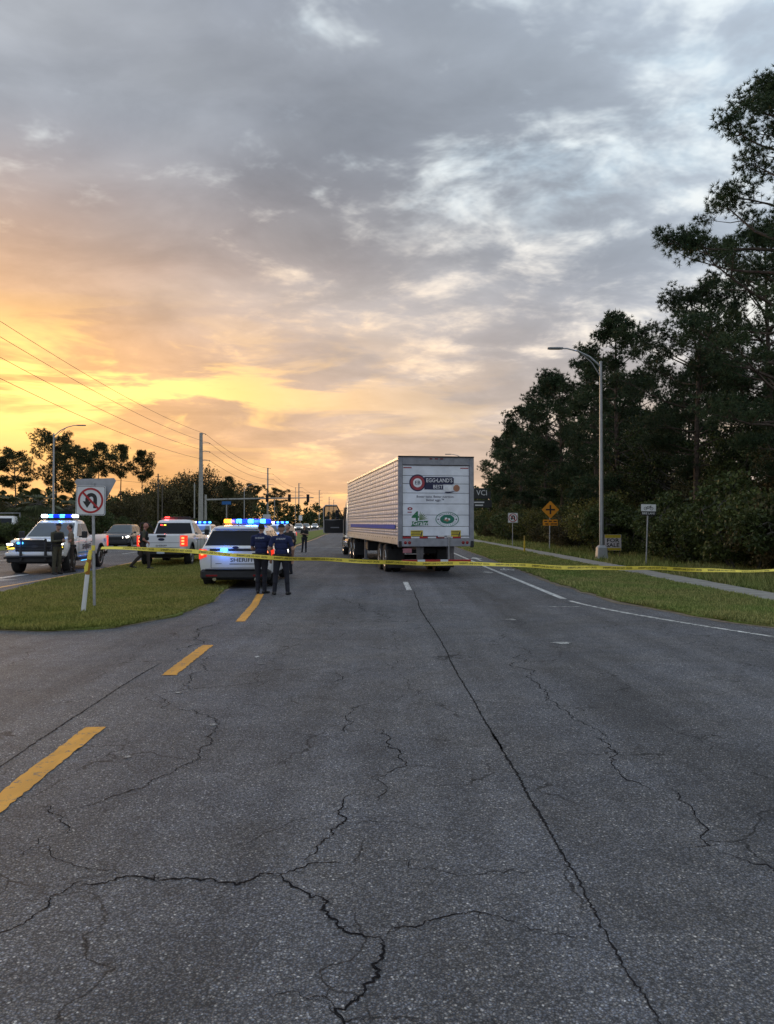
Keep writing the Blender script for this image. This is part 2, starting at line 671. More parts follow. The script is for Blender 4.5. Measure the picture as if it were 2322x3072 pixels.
def sheet(name, outline, z, m, skirt=0.0, parent=None):
    bm = bmesh.new()
    vs = [bm.verts.new((q[0], q[1], z)) for q in outline]
    es = [bm.edges.new((vs[i], vs[(i + 1) % len(vs)])) for i in range(len(vs))]
    bmesh.ops.triangle_fill(bm, use_beauty=True, use_dissolve=False, edges=es)
    if skirt:
        lo = [bm.verts.new((q[0], q[1], z - skirt)) for q in outline]
        for i in range(len(vs)):
            j = (i + 1) % len(vs)
            bm.faces.new((lo[i], lo[j], vs[j], vs[i]))
    bmesh.ops.recalc_face_normals(bm, faces=bm.faces)
    for f in bm.faces:
        if abs(f.normal.z) > 0.9 and f.normal.z < 0:
            f.normal_flip()
    me = bpy.data.meshes.new(name)
    bm.to_mesh(me)
    bm.free()
    me.materials.append(m)
    o = bpy.data.objects.new(name, me)
    COL.objects.link(o)
    o.parent = parent
    return o


ground = tag(sheet('ground', [(-2500, -300), (2500, -300), (2500, 4500), (-2500, 4500)], -0.05, M_TURF), kind='structure')
road = tag(sheet('road', [(-70, -25), (60, -25), (60, 11), (14, 14), (12, 40), (10, 900), (-32, 900), (-30, 200), (-27, 100), (-26, 20), (-70, 14)], 0.0, M_ROAD), kind='structure')

MEDIAN = [(-9.2, 17.0), (-8.6, 14.8), (-7.6, 13.3), (-6.49, 12.95), (-5.64, 12.79), (-4.65, 13.24), (-4.1, 15.0), (-3.98, 17.67), (-4.33, 20.5),
          (-4.6, 25), (-5.2, 33), (-6.1, 45), (-7.5, 61), (-8.6, 91), (-10, 120), (-12, 220), (-13, 900), (-19, 900), (-18, 220), (-14.6, 100),
          (-12.9, 60), (-11.8, 40), (-11.0, 30), (-10.4, 23.6), (-9.75, 19.4)]
VERGE_R = [(60, 9.4), (14, 10.3), (9, 11.8), (6.69, 13.36), (6.2, 14.2), (5.34, 17.46), (5.06, 22.75), (5.15, 30), (5.2, 36), (5.3, 60), (5.3, 120), (5.0, 900), (400, 900), (400, 9.4)]
VERGE_L = [(-25.0, 16), (-24.8, 30), (-25.2, 50), (-26.6, 100), (-30, 200), (-31, 900), (-500, 900), (-500, 16)]
median = tag(sheet('median', jag(MEDIAN, 0.18, 0.12, 3), 0.035, M_TURF, 0.05), kind='structure')
verge_r = tag(sheet('verge_right', jag(VERGE_R, 0.2, 0.15, 9), 0.035, M_TURF, 0.05), kind='structure')
verge_l = tag(sheet('verge_left', jag(VERGE_L, 0.8, 0.15, 21), 0.035, M_TURF, 0.05), kind='structure')

M_SOIL = mat('edge_soil', (0.17, 0.135, 0.095), 0.95, var=0.4, vscale=7, bump=0.5, bscale=60)


def grown(poly, d):
    out = []
    n = len(poly)
    for i in range(n):
        a, b, c = Vector(poly[i - 1]), Vector(poly[i]), Vector(poly[(i + 1) % n])
        t_ = (c - a).normalized()
        out.append((b.x + t_.y * d, b.y - t_.x * d))
    return out


tag(sheet('median_soil', jag(grown(MEDIAN, .07), 0.15, 0.10, 33), 0.006, M_SOIL), kind='structure')
tag(sheet('verge_soil', jag(VERGE_R[:3] + [(6.52, 13.22), (6.02, 14.1), (5.16, 17.4), (4.90, 22.75), (5.0, 30), (5.06, 36), (5.15, 60), (5.15, 120)] + VERGE_R[11:], 0.17, 0.14, 44), 0.006, M_SOIL), kind='structure')
walk = empty('sidewalk', (0, 0, 0))
tag(walk, kind='structure')
_slab = MB().box((0, 0, 0), (1.10, 1.49, 0.06), 0.012)
sl = _slab.build('slab', M_CONC, walk)
for i in range(40):
    o = sl if i == 0 else sl.copy()
    if i:
        COL.objects.link(o)
    yy = 10.4 + i * 1.5
    xx = 9.18 - 0.004 * max(0, yy - 40) + (0.0 if yy > 15 else (15 - yy) ** 2 * 0.05)
    o.location = (xx, yy, 0.022 + RNG.uniform(-.004, .004))
    o.rotation_euler = (RNG.uniform(-.002, .002), RNG.uniform(-.004, .004), 0.0)
mb = MB()
mb.box((9.02, 145, 0.021), (1.1, 151, 0.06))
mb.build('slab_run', M_CONC, walk)


def ribbon(pts, w, z, jit=0.0):
    """flat strip along a polyline; w is half width, scalar or list."""
    pts = [Vector((q[0], q[1])) for q in pts]
    L, Rr = [], []
    for i, q in enumerate(pts):
        d = (pts[min(i + 1, len(pts) - 1)] - pts[max(i - 1, 0)]).normalized()
        nrm = Vector((-d.y, d.x))
        ww = w[i] if isinstance(w, list) else w
        L.append((q.x + nrm.x * (ww + RNG.uniform(-jit, jit)), q.y + nrm.y * (ww + RNG.uniform(-jit, jit)), z))
        Rr.append((q.x - nrm.x * (ww + RNG.uniform(-jit, jit)), q.y - nrm.y * (ww + RNG.uniform(-jit, jit)), z))
    n = len(pts)
    return L + Rr, [(i, n + i, n + i + 1, i + 1) for i in range(n - 1)]


def fractal(pts, seg, amp, rng):
    out = [Vector(q) for q in pts]
    while True:
        new, more = [out[0]], False
        for a, b in zip(out[:-1], out[1:]):
            l = (b - a).length
            if l > seg:
                d = (b - a) / l
                new.append((a + b) / 2 + Vector((-d.y, d.x)) * rng.gauss(0, amp * l))
                more = True
            new.append(b)
        out = new
        if not more:
            return out


CRACKS = [
 (0.006, [(-1.76,3.38), (-1.70,3.42), (-1.66,3.44), (-1.63,3.49), (-1.62,3.58), (-1.61,3.71), (-1.57,3.83), (-1.55,3.92), (-1.48,3.96)]),
 (0.011, [(-1.52,3.85), (-1.41,3.88), (-1.34,3.95), (-1.28,3.96), (-1.20,3.93), (-1.17,3.90), (-1.11,3.92), (-1.02,3.94), (-0.94,3.91), (-0.86,3.90), (-0.76,3.86), (-0.71,3.90), (-0.66,3.96), (-0.61,3.99), (-0.54,3.98)]),
 (0.009, [(-0.54,3.98), (-0.47,4.04), (-0.42,4.08), (-0.36,4.11), (-0.25,4.11)]),
 (0.004, [(-1.97,4.29), (-1.82,4.20), (-1.75,4.15), (-1.67,4.11), (-1.58,4.06), (-1.50,4.03), (-1.42,4.03), (-1.34,3.98)]),
 (0.005, [(-2.24,4.92), (-2.14,4.93), (-2.08,4.81), (-2.00,4.76), (-1.94,4.65), (-1.87,4.56), (-1.85,4.49)]),
 (0.004, [(-1.87,4.54), (-1.92,4.46), (-1.97,4.38), (-1.97,4.29), (-1.97,4.21)]),
 (0.007, [(-1.98,4.83), (-1.88,4.95), (-1.83,5.05), (-1.76,5.15), (-1.70,5.25), (-1.63,5.32), (-1.60,5.51), (-1.53,5.70), (-1.47,5.86), (-1.47,6.07), (-1.49,6.22), (-1.48,6.67), (-1.50,6.90), (-1.58,7.14), (-1.80,7.31), (-2.04,7.50)]),
 (0.010, [(-0.54,3.98), (-0.52,3.91), (-0.47,3.84), (-0.39,3.78), (-0.31,3.73), (-0.29,3.67), (-0.27,3.56), (-0.23,3.48), (-0.19,3.43), (-0.11,3.40), (-0.03,3.38)]),
 (0.010, [(-0.03,3.38), (-0.01,3.34), (-0.01,3.27), (-0.03,3.20), (-0.04,3.11), (-0.07,3.04), (-0.09,2.98), (-0.13,2.93), (-0.16,2.88), (-0.19,2.88), (-0.18,2.84), (-0.16,2.81), (-0.14,2.74)]),
 (0.003, [(-0.19,2.89), (-0.20,2.91), (-0.30,2.94), (-0.39,2.98), (-0.46,2.99)]),
 (0.008, [(-0.44,4.15), (-0.38,4.26), (-0.37,4.38), (-0.31,4.49), (-0.29,4.61), (-0.25,4.68), (-0.30,4.79), (-0.28,4.91), (-0.28,4.99), (-0.22,5.16)]),
 (0.003, [(-0.25,4.68), (-0.10,4.69), (0.00,4.68), (0.12,4.65)]),
 (0.005, [(-0.13,5.46), (-0.06,5.42), (-0.01,5.23), (-0.06,5.03)]),
 (0.006, [(0.00,3.40), (0.09,3.46), (0.16,3.48), (0.22,3.53), (0.30,3.57), (0.40,3.60), (0.46,3.58), (0.53,3.53), (0.59,3.49)]),
 (0.003, [(0.59,3.49), (0.67,3.44), (0.73,3.40), (0.81,3.38), (0.87,3.38)]),
 (0.007, [(0.00,6.78), (0.04,6.49), (0.02,6.29), (0.02,6.32), (0.11,6.04), (0.12,5.86), (0.15,5.75), (0.04,5.63), (-0.13,5.46)]),
 (0.003, [(0.15,5.75), (0.34,5.70), (0.51,5.67), (0.72,5.62)]),
 (0.004, [(0.00,4.13), (0.07,4.15), (0.18,4.03), (0.30,4.00), (0.38,3.96), (0.47,3.97), (0.54,4.01), (0.65,4.03), (0.76,4.00)]),
 (0.008, [(1.75,6.49), (1.79,6.34), (1.80,6.13), (1.71,5.95), (1.68,5.70), (1.67,5.49), (1.74,5.38), (1.79,5.21)]),
 (0.006, [(1.91,5.27), (1.94,5.12), (1.91,4.99), (1.93,4.89), (1.89,4.72), (1.88,4.54), (1.80,4.41), (1.80,4.32), (1.67,4.29)]),
 (0.005, [(1.79,4.30), (1.82,4.23), (1.90,4.15), (2.00,4.08), (2.01,4.03), (2.00,3.90)]),
 (0.003, [(1.80,6.13), (1.79,5.98), (1.85,5.89), (1.97,5.87), (2.04,5.75)]),
 (0.012, [(0.71,20.50), (0.76,14.04), (0.83,10.23), (0.88,7.94), (0.89,7.10), (0.92,6.16), (0.90,6.63), (0.93,5.70), (0.93,5.21), (0.95,4.61), (0.95,4.32), (0.97,3.95), (0.96,3.76), (0.96,3.50), (0.96,3.29), (0.96,3.12), (0.97,3.03), (0.98,2.91), (0.98,2.81), (0.98,2.67)]),
 (0.006, [(1.82,11.18), (1.84,10.23), (1.81,9.43), (1.65,8.87), (1.68,8.50), (1.68,8.05), (1.67,7.64), (1.73,7.23), (1.76,6.94), (1.80,6.78), (1.85,6.63), (1.78,6.42), (1.74,6.46)]),
 (0.004, [(0.00,9.81), (0.40,10.23), (0.79,10.50)]),
 (0.003, [(0.31,7.92), (0.82,7.86)]),
 (0.003, [(0.86,7.54), (1.57,7.50)]),
 (0.004, [(1.48,11.65), (1.96,12.58)]),
 (0.004, [(0.05,7.84), (0.14,7.99), (0.11,8.15)]),
 (0.010, [(-2.84,5.49), (-2.86,5.72), (-2.87,6.04), (-2.89,6.49), (-2.90,7.02), (-2.91,7.64), (-2.93,8.50), (-2.93,9.14), (-2.91,9.89)]),
 (0.008, [(-2.94,10.78), (-3.00,12.32), (-2.99,14.04)]),
 (0.005, [(-2.45,8.05), (-2.35,8.24), (-2.11,8.38), (-1.95,8.44), (-1.72,8.56), (-1.49,8.72), (-1.25,8.85), (-0.95,9.01)]),
 (0.006, [(-0.76,9.28), (-0.58,9.21), (-0.52,9.01), (-0.60,8.62)]),
 (0.005, [(-2.35,9.97), (-2.25,9.36), (-2.24,8.87), (-2.15,8.40), (-2.11,8.36)]),
 (0.005, [(-2.42,8.15), (-2.25,7.84), (-2.20,7.54), (-2.13,7.43)]),
 (0.003, [(-1.47,6.65), (-1.14,6.66), (-0.84,6.67), (-0.53,6.53), (-0.25,6.43)]),
 (0.007, [(-0.18,7.74), (-0.32,7.45), (-0.37,7.10), (-0.37,6.86), (-0.40,6.63)]),
 (0.003, [(-0.53,9.21), (-0.32,9.50), (-0.06,9.65)]),
 (0.006, [(-1.27,19.09), (-0.89,17.74), (-0.53,16.29), (-0.22,15.53), (0.06,14.73), (0.24,14.10)]),
 (0.005, [(-1.55,12.10), (-1.25,11.99), (-0.91,11.99)]),
]
_crng = random.Random(11)
for wd, pl in CRACKS:
    straight = wd >= 0.012 or (wd == 0.010 and len(pl) == 9 and pl[0][0] < -2.4)
    pts = fractal(pl, 0.022 + 0.006 * abs(pl[len(pl) // 2][1] - 3), 0.005 if straight else 0.15, _crng)
    for q in pts[1:-1]:
        g_ = min(.006, wd * .35)
        q.x += _crng.gauss(0, g_)
        q.y += _crng.gauss(0, g_)
    n = len(pts)
    ws = []
    for i, q in enumerate(pts):
        e = min(1.0, 0.35 + min(i, n - 1 - i) / (0.22 * n + 1))
        ws.append(wd * 0.5 * (0.45 + 1.1 * abs(mnoise.noise(Vector((q.x * 6, q.y * 6, 2)))) + _crng.uniform(0, 1.0)) * e * 0.95 + 0.0006 * max(0, q.y - 6) * 0.5)
    mb = MB()
    mb.add(*ribbon(pts, ws, 0.003, wd * 0.22))
    # short side splits
    if not straight:
        for _ in range(int(n / 16)):
            q = pts[_crng.randrange(n)]
            a = _crng.uniform(0, 2 * PI)
            l = _crng.uniform(0.04, 0.16)
            bp = fractal([q, q + Vector((math.cos(a), math.sin(a))) * l], 0.03, 0.2, _crng)
            mb.add(*ribbon(bp, [max(.0008, wd * .28 * (1 - i / len(bp))) for i in range(len(bp))], 0.0032))
    mb.build('joint' if straight else 'crack', M_JOINT if straight else M_CRACK, road)


def stripe(name, pts, half, m, z=0.006, rag=0.0, seg=0.12):
    pp = []
    for a, b in zip(pts[:-1], pts[1:]):
        a, b = Vector(a), Vector(b)
        k = max(1, min(400, int((b - a).length / seg)))
        pp += [a.lerp(b, j / k) for j in range(k)]
    pp.append(Vector(pts[-1]))
    mb = MB()
    mb.add(*ribbon(pp, half, z, rag))
    return mb.build(name, m, road)


# yellow dashes on the left of the through lanes
YL = [[(-2.43, 3.6), (-2.57, 6.82)], [(-2.58, 9.14), (-2.64, 11.39)], [(-2.68, 14.11), (-2.92, 17.0), (-3.21, 19.58)], [(-3.55, 23.2), (-3.95, 26.6)]]
for p_ in YL:
    stripe('yellow_dash', p_, 0.085, M_YEL, rag=0.011, seg=.05)
stripe('yellow_edge_line', [(-4.2, 28.5), (-4.75, 33), (-5.75, 45), (-7.2, 61), (-8.3, 91), (-9.7, 120), (-11.7, 220), (-12.7, 600)], 0.07, M_OPPY)
# white lane dashes, right edge line, dashed flare
stripe('lane_dash', [(0.60, 20.7), (0.56, 23.6)], 0.075, M_WHI, rag=0.006)
for k in range(1, 9):
    y0 = 20.7 + k * 12.2
    stripe('lane_dash', [(0.6 - 0.02 * (y0 - 20.7), y0), (0.6 - 0.02 * (y0 - 17.7), y0 + 3.05)], 0.075, M_WHI)
stripe('edge_line', [(4.19, 18.3), (4.06, 31.9), (4.02, 44), (3.95, 80), (3.7, 200)], 0.075, M_WHI, rag=0.004)
for k in range(15):
    a = k / 15.0
    P = lambda s: (4.24 + 1.88 * s ** 1.45, 17.9 - 5.68 * s)
    stripe('flare_dash', [P(a), P(a + 0.032), P(a + 0.060)], 0.055, M_WHI, rag=0.004, seg=0.06)
for k in range(8):
    a = 1.0 + k / 15.0
    stripe('flare_dash', [P(a), P(a + 0.032), P(a + 0.060)], 0.055, M_WHI, rag=0.004, seg=0.06)
stripe('stop_line', [(-7.0, 57.7), (0.2, 57.7)], 0.30, M_WORN)
# opposite carriageway
stripe('opposite_edge_line', [(-10.6, 12), (-10.83, 21.6), (-11.0, 27.8), (-11.55, 34.5), (-12.3, 43), (-13.4, 62), (-15.1, 100), (-18.6, 220)], 0.075, M_OPPY)
for k in range(10):
    y0 = 20.5 + k * 12.2
    xo = lambda y, b: b - 0.06 * (y - 28) if y > 20 else b
    stripe('opposite_lane_dash', [(xo(y0, -14.4), y0), (xo(y0 + 3.2, -14.4), y0 + 3.2)], 0.07, M_WHI)
    stripe('opposite_lane_dash', [(xo(y0 + 2, -18.0), y0 + 2), (xo(y0 + 5.2, -18.0), y0 + 5.2)], 0.07, M_WHI)
stripe('opposite_far_line', [(-21.5, 18), (-22.2, 40), (-23.6, 70), (-25.5, 120)], 0.07, M_WHI)
stripe('opposite_stop_line', [(-21.0, 18.6), (-11.2, 18.6)], 0.25, M_WHI)
# turn arrow on the opposite carriageway
mb = MB()
mb.poly([(-12.9, 23.2, .006), (-11.75, 24.6, .006), (-12.5, 24.55, .006), (-12.5, 27.0, .006), (-12.8, 27.0, .006), (-12.8, 24.55, .006), (-13.6, 24.6, .006)])
mb.build('turn_arrow', M_WHI, road)
# bicycle symbol and arrow in the shoulder
mb = MB()
for cx in (4.50, 4.78):
    vs = []
    for r_, zz in ((0.16, 0.006), (0.10, 0.006)):
        vs += [(cx + r_ * math.cos(2 * PI * k / 14) * 0.8, 29.8 + r_ * 2.6 * math.sin(2 * PI * k / 14), zz) for k in range(14)]
    mb.add(vs, [(k, (k + 1) % 14, 14 + (k + 1) % 14, 14 + k) for k in range(14)])
mb.poly([(4.5, 29.9, .0065), (4.55, 29.6, .0065), (4.66, 30.7, .0065), (4.80, 29.9, .0065), (4.66, 31.0, .0065)])
mb.build('bicycle_marking', M_WHI, road)
mb = MB()
mb.poly([(4.45, 37.0, .006), (4.58, 37.0, .006), (4.58, 39.0, .006), (4.82, 39.0, .006), (4.52, 40.6, .006), (4.22, 39.0, .006), (4.45, 39.0, .006)])
mb.build('arrow_marking', M_WHI, road)
# remains of paint
for q, sx, sy in (((3.70, 28.2), .16, .55), ((6.05, 10.85), .17, .16), ((3.85, 16.6), .45, .06), ((2.62, 11.6), .16, .12), ((2.30, 14.4), .09, .12), ((-2.0, 5.95), .03, .03), ((-1.55, 6.9), .03, .03), ((-2.2, 8.2), .035, .04), ((-1.6, 9.9), .04, .05), ((-1.75, 10.4), .03, .05)):
    pp = [(q[0] + sx * math.cos(a) * (0.7 + 0.5 * RNG.random()), q[1] + sy * math.sin(a) * (0.7 + 0.5 * RNG.random())) for a in [k * PI / 6 for k in range(12)]]
    mb = MB()
    mb.poly([(c[0], c[1], 0.006) for c in pp])
    mb.build('paint_remnant', M_WORN, road)


# ------------------------------------------------------------------ grass
def inside(px, py, poly):
    r_ = np.zeros(len(px), bool)
    n = len(poly)
    for i in range(n):
        x0, y0 = poly[i]
        x1, y1 = poly[(i + 1) % n]
        c = ((y0 > py) != (y1 > py))
        with np.errstate(divide='ignore', invalid='ignore'):
            xx = (x1 - x0) * (py - y0) / (y1 - y0) + x0
        r_ ^= c & (px < xx)
    return r_


def blades(name, poly, box, n, h0, h1, m, seed, label, dens_pow=1.6):
    rg = np.random.default_rng(seed)
    u = rg.random(n * 2)
    a, b = box[2], box[3]
    k = 1 - dens_pow
    y = (a ** k + u * (b ** k - a ** k)) ** (1 / k)
    x = rg.uniform(box[0], box[1], n * 2)
    keep = inside(x, y, poly)
    x, y = x[keep], y[keep]
    ed = np.sin(x * 2.9 + np.sin(y * 1.9) * 2.2) * np.sin(y * 2.3 + np.sin(x * 1.7) * 2.0)
    keep = (ed < 0.62) | (rg.random(len(x)) < 0.25)
    x, y = x[keep], y[keep]
    nn = len(x)
    cl = np.sin(x * 1.7 + np.sin(y * 1.1) * 2) * np.sin(y * 1.3 + np.sin(x * .7) * 2)
    h = rg.uniform(h0, h1, nn) * (1 + 0.45 * cl) * rg.choice([1, 1, 1, 1.7], nn)
    w = 0.006 + 0.00065 * y
    th = rg.uniform(0, 2 * PI, nn)
    le = rg.uniform(0.1, 0.9, nn) * h
    la = rg.uniform(0, 2 * PI, nn)
    V = np.empty((nn, 3, 3), np.float32)
    V[:, 0] = np.stack([x + np.cos(th) * w, y + np.sin(th) * w, np.full(nn, 0.03)], 1)
    V[:, 1] = np.stack([x - np.cos(th) * w, y - np.sin(th) * w, np.full(nn, 0.03)], 1)
    V[:, 2] = np.stack([x + np.cos(la) * le, y + np.sin(la) * le, 0.035 + h], 1)
    o = np_mesh(name, V.reshape(-1, 3), np.arange(nn * 3).reshape(-1, 3), m)
    tag(o, label, 'grass', kind='stuff')
    return o


blades('median_grass', MEDIAN, (-11, -3.8, 12.6, 48), 210000, 0.018, 0.048, M_BLADE, 1, 'short mown green grass on the median beside the parked patrol vehicles')
blades('verge_grass', VERGE_R, (5.0, 8.62, 12.6, 70), 170000, 0.022, 0.055, M_BLADE_R, 2, 'patchy mown grass strip between the road and the sidewalk')
blades('roadside_grass', VERGE_R, (9.75, 17, 12.6, 90), 90000, 0.05, 0.20, M_BLADE_R, 3, 'longer grass between the sidewalk and the dark undergrowth')


# ================================================================== TREES
M_BARK = mat('pine_bark', (0.085, 0.062, 0.050), 0.95, var=0.45, vscale=5, bump=0.8, bscale=14)
M_BARK_G = mat('grey_bark', (0.110, 0.098, 0.085), 0.95, var=0.4, vscale=5, bump=0.7, bscale=18)
M_NEED = leafy('pine_needles', (0.028, 0.056, 0.030), (0.060, 0.085, 0.034), 0.35, 0.55, 0.4, 0.15)
M_NEED_L = leafy('pine_needles_olive', (0.045, 0.060, 0.026), (0.085, 0.085, 0.035), 0.35, 0.6, 0.4, 0.25)
M_LEAF = leafy('broad_leaves', (0.040, 0.066, 0.022), (0.085, 0.098, 0.030), 0.5, 0.5, 0.45, 0.22)
M_LEAF_Y = leafy('yellowish_leaves', (0.075, 0.088, 0.020), (0.150, 0.135, 0.036), 0.6, 0.5, 0.45, 0.25)
M_LEAF_B = leafy('brownish_leaves', (0.060, 0.062, 0.024), (0.120, 0.092, 0.042), 0.6, 0.6, 0.45, 0.22)
M_PALM = leafy('palm_fronds', (0.050, 0.066, 0.026), (0.095, 0.100, 0.045), 0.4, 0.5, 0.35, 0.2)


def unit(rg, n):
    v = rg.normal(size=(n, 3))
    return v / np.linalg.norm(v, axis=1, keepdims=True)


def needle_tufts(C, D, rg, k, ln, wd):
    """C centres, D outward directions; k needles each."""
    n = len(C)
    d = unit(rg, n * k).reshape(n, k, 3) + D[:, None, :] * 0.75
    d /= np.linalg.norm(d, axis=2, keepdims=True)
    l = ln * rg.uniform(0.65, 1.15, (n, k, 1))
    s = np.cross(d, unit(rg, n * k).reshape(n, k, 3))
    s /= np.linalg.norm(s, axis=2, keepdims=True) + 1e-9
    base = C[:, None, :] + d * ln * 0.05
    V = np.stack([base - s * wd * .5, base + s * wd * .5, base + d * l], 2).reshape(-1, 3)
    return V


def leaves(C, rg, sz, droop=0.0):
    n = len(C)
    d = unit(rg, n)
    d[:, 2] -= droop
    d /= np.linalg.norm(d, axis=1, keepdims=True)
    s = np.cross(d, unit(rg, n))
    s /= np.linalg.norm(s, axis=1, keepdims=True) + 1e-9
    l = sz * rg.uniform(0.6, 1.3, (n, 1))
    V = np.stack([C - d * l * .5, C + s * l * .32, C + d * l * .5, C - s * l * .32], 1)
    return V.reshape(-1, 3)


def limb(mb, a, dirn, ln, r0, rg, rise=0.3, n=5, wob=0.12):
    pts, p = [Vector(a)], Vector(a)
    d = Vector(dirn).normalized()
    for i in range(n):
        d = (d + Vector((rg.normal(0, wob), rg.normal(0, wob), rg.normal(0, wob) + rise / n))).normalized()
        p = p + d * (ln / n)
        pts.append(p.copy())
    mb.tube(pts, [max(0.012, r0 * (1 - 0.85 * i / n)) for i in range(n + 1)], 5, cap=False)
    return pts


PROTOS = bpy.data.collections.new('prototypes')


def make_pine(seed, H, c0, spread, nl, pads, tufts, k, ln, wd, prof=0.0, needle=None, r0=None, lean=0.02, padr=0.62, extra=(), zf=0.58):
    """trunk with limbs + crown of needle pads; returns an Empty with the parts trunk and crown."""
    rg = np.random.default_rng(seed)
    root = empty('pine_tree', (0, 0, 0))
    mb = MB()
    r0 = r0 or 0.014 * H
    tp = []
    for i in range(9):
        f = i / 8
        tp.append(Vector((math.sin(f * 2.1 + seed) * lean * H * f, math.cos(f * 1.7 + seed) * lean * H * f, f * H * 0.97)))
    mb.tube(tp, [r0 * (1.25 if i == 0 else 1 - 0.86 * (i / 8) ** 1.1) for i in range(9)], 9)

    def tr(h):
        f = min(0.999, max(0, h / (H * 0.97))) * 8
        i = int(f)
        return tp[i].lerp(tp[i + 1], f - i)
    C, D = [], []

    def pad(c, r_, out, cnt):
        q = unit(rg, cnt) * (rg.random((cnt, 1)) ** 0.45)
        q *= np.array([r_, r_, r_ * zf])
        q[:, 2] += r_ * 0.1
        C.append(np.array(c) + q)
        dd = q / (np.linalg.norm(q, axis=1, keepdims=True) + 1e-6) + np.array([out[0] * .3, out[1] * .3, 0.35])
        D.append(dd)
    for i in range(nl):
        f = (i + rg.random()) / nl
        h = H * (c0 + (0.97 - c0) * f)
        # crown outline: widest low (prof<0), round (0) or flat topped (prof>0)
        w = math.sin(PI * min(1, 0.16 + 0.80 * f)) ** 0.7
        w = w * (1 + prof * (f - 0.5))
        L = spread * w * rg.uniform(0.55, 1.15)
        a = i * 2.399 + rg.normal(0, .4)
        up = 0.15 + 0.55 * f + rg.normal(0, .12)
        st = tr(h - L * 0.15)
        pts = limb(mb, st, (math.cos(a), math.sin(a), up - 0.15), L, r0 * 0.30 * (0.5 + 0.5 * L / spread), rg, 0.35)
        for j in range(pads):
            s = 0.42 + 0.58 * (j + rg.random() * .8) / pads
            q = pts[min(5, int(s * 5))].lerp(pts[min(5, int(s * 5) + 1)], (s * 5) % 1)
            b = a + (1 if j % 2 else -1) * rg.uniform(0.4, 1.2)
            l2 = L * rg.uniform(0.12, 0.34)
            p2 = limb(mb, q, (math.cos(b), math.sin(b), rg.uniform(0.0, 0.6)), l2, r0 * 0.09, rg, 0.3, 3)
            pad(p2[-1], padr * rg.uniform(0.7, 1.25), (math.cos(b), math.sin(b)), int(tufts * rg.uniform(.7, 1.3)))
        pad(pts[-1], padr * rg.uniform(0.75, 1.2), (math.cos(a), math.sin(a)), tufts)
    for h, a, L in extra:
        pts = limb(mb, tr(h), (math.cos(a), math.sin(a), 0.12), L, r0 * 0.32, rg, 0.18, 6, 0.07)
        for j in range(9):
            q = pts[4].lerp(pts[6], rg.random())
            b = a + rg.normal(0, .9)
            p2 = limb(mb, q, (math.cos(b), math.sin(b), rg.uniform(-.2, .7)), L * rg.uniform(.08, .22), r0 * .08, rg, .3, 3)
            pad(p2[-1], padr * rg.uniform(.6, .95), (math.cos(b), math.sin(b)), tufts)
    for _ in range(3):
        pad(tp[-1] + Vector((rg.normal(0, .3), rg.normal(0, .3), rg.uniform(-.2, .3))), padr * 0.9, (0, 0), tufts)
    C = np.concatenate(C)
    D = np.concatenate(D)
    V = needle_tufts(C, D, rg, k, ln, wd)
    mb.build('trunk', M_BARK, root, smooth=60)
    np_mesh('crown', V, np.arange(len(V)).reshape(-1, 3), needle or M_NEED, root)
    return root


def make_broad(name, seed, H, W, base, nclump, nleaf, sz, m, trunk=True, bark=None, flat=0.75):
    """broadleaf tree or shrub: uneven clumps of leaves on forking stems."""
    rg = np.random.default_rng(seed)
    root = empty(name, (0, 0, 0))
    mb = MB()
    C = []
    r0 = 0.022 * H if trunk else 0.016 * H
    nst = 1 if trunk else 6
    tops = []
    for s in range(nst):
        a = 2 * PI * s / nst + rg.random()
        off = Vector((math.cos(a), math.sin(a), 0)) * (0 if trunk else 0.12 * W)
        pts = limb(mb, off, (rg.normal(0, .1) + (0 if trunk else math.cos(a) * .5), rg.normal(0, .1) + (0 if trunk else math.sin(a) * .5), 1), H * (0.62 if trunk else 0.7), r0, rg, 0.2, 6, 0.09)
        tops += pts[2:]
    for i in range(nclump):
        u = unit(rg, 1)[0] * (rg.random() ** 0.33)
        zc = base + (H - base) * (0.5 + 0.46 * u[2])
        # wider in the middle, ragged
        c = np.array([u[0] * W * 0.5, u[1] * W * 0.5, zc])
        if c[2] < 0.25:
            c[2] = 0.25 + rg.random() * .3
        near = min(tops, key=lambda q: (q - Vector(c)).length)
        mb.tube([near, near.lerp(Vector(c), .5) + Vector((0, 0, -.05 * W)), Vector(c)], [r0 * .3, r0 * .2, .01], 4, cap=False)
        r_ = W * rg.uniform(0.10, 0.19)
        n = int(nleaf / nclump * rg.uniform(.6, 1.4))
        q = unit(rg, n) * (rg.random((n, 1)) ** 0.4) * np.array([r_, r_, r_ * flat])
        C.append(c + q)
    C = np.concatenate(C)
    C[:, 2] = np.maximum(C[:, 2], 0.06)
    V = leaves(C, rg, sz, 0.15)
    mb.build('trunk' if trunk else 'stems', bark or M_BARK_G, root, smooth=60)
    np_mesh('crown' if trunk else 'foliage', V, np.arange(len(V)).reshape(-1, 4), m, root, nper=4)
    return root


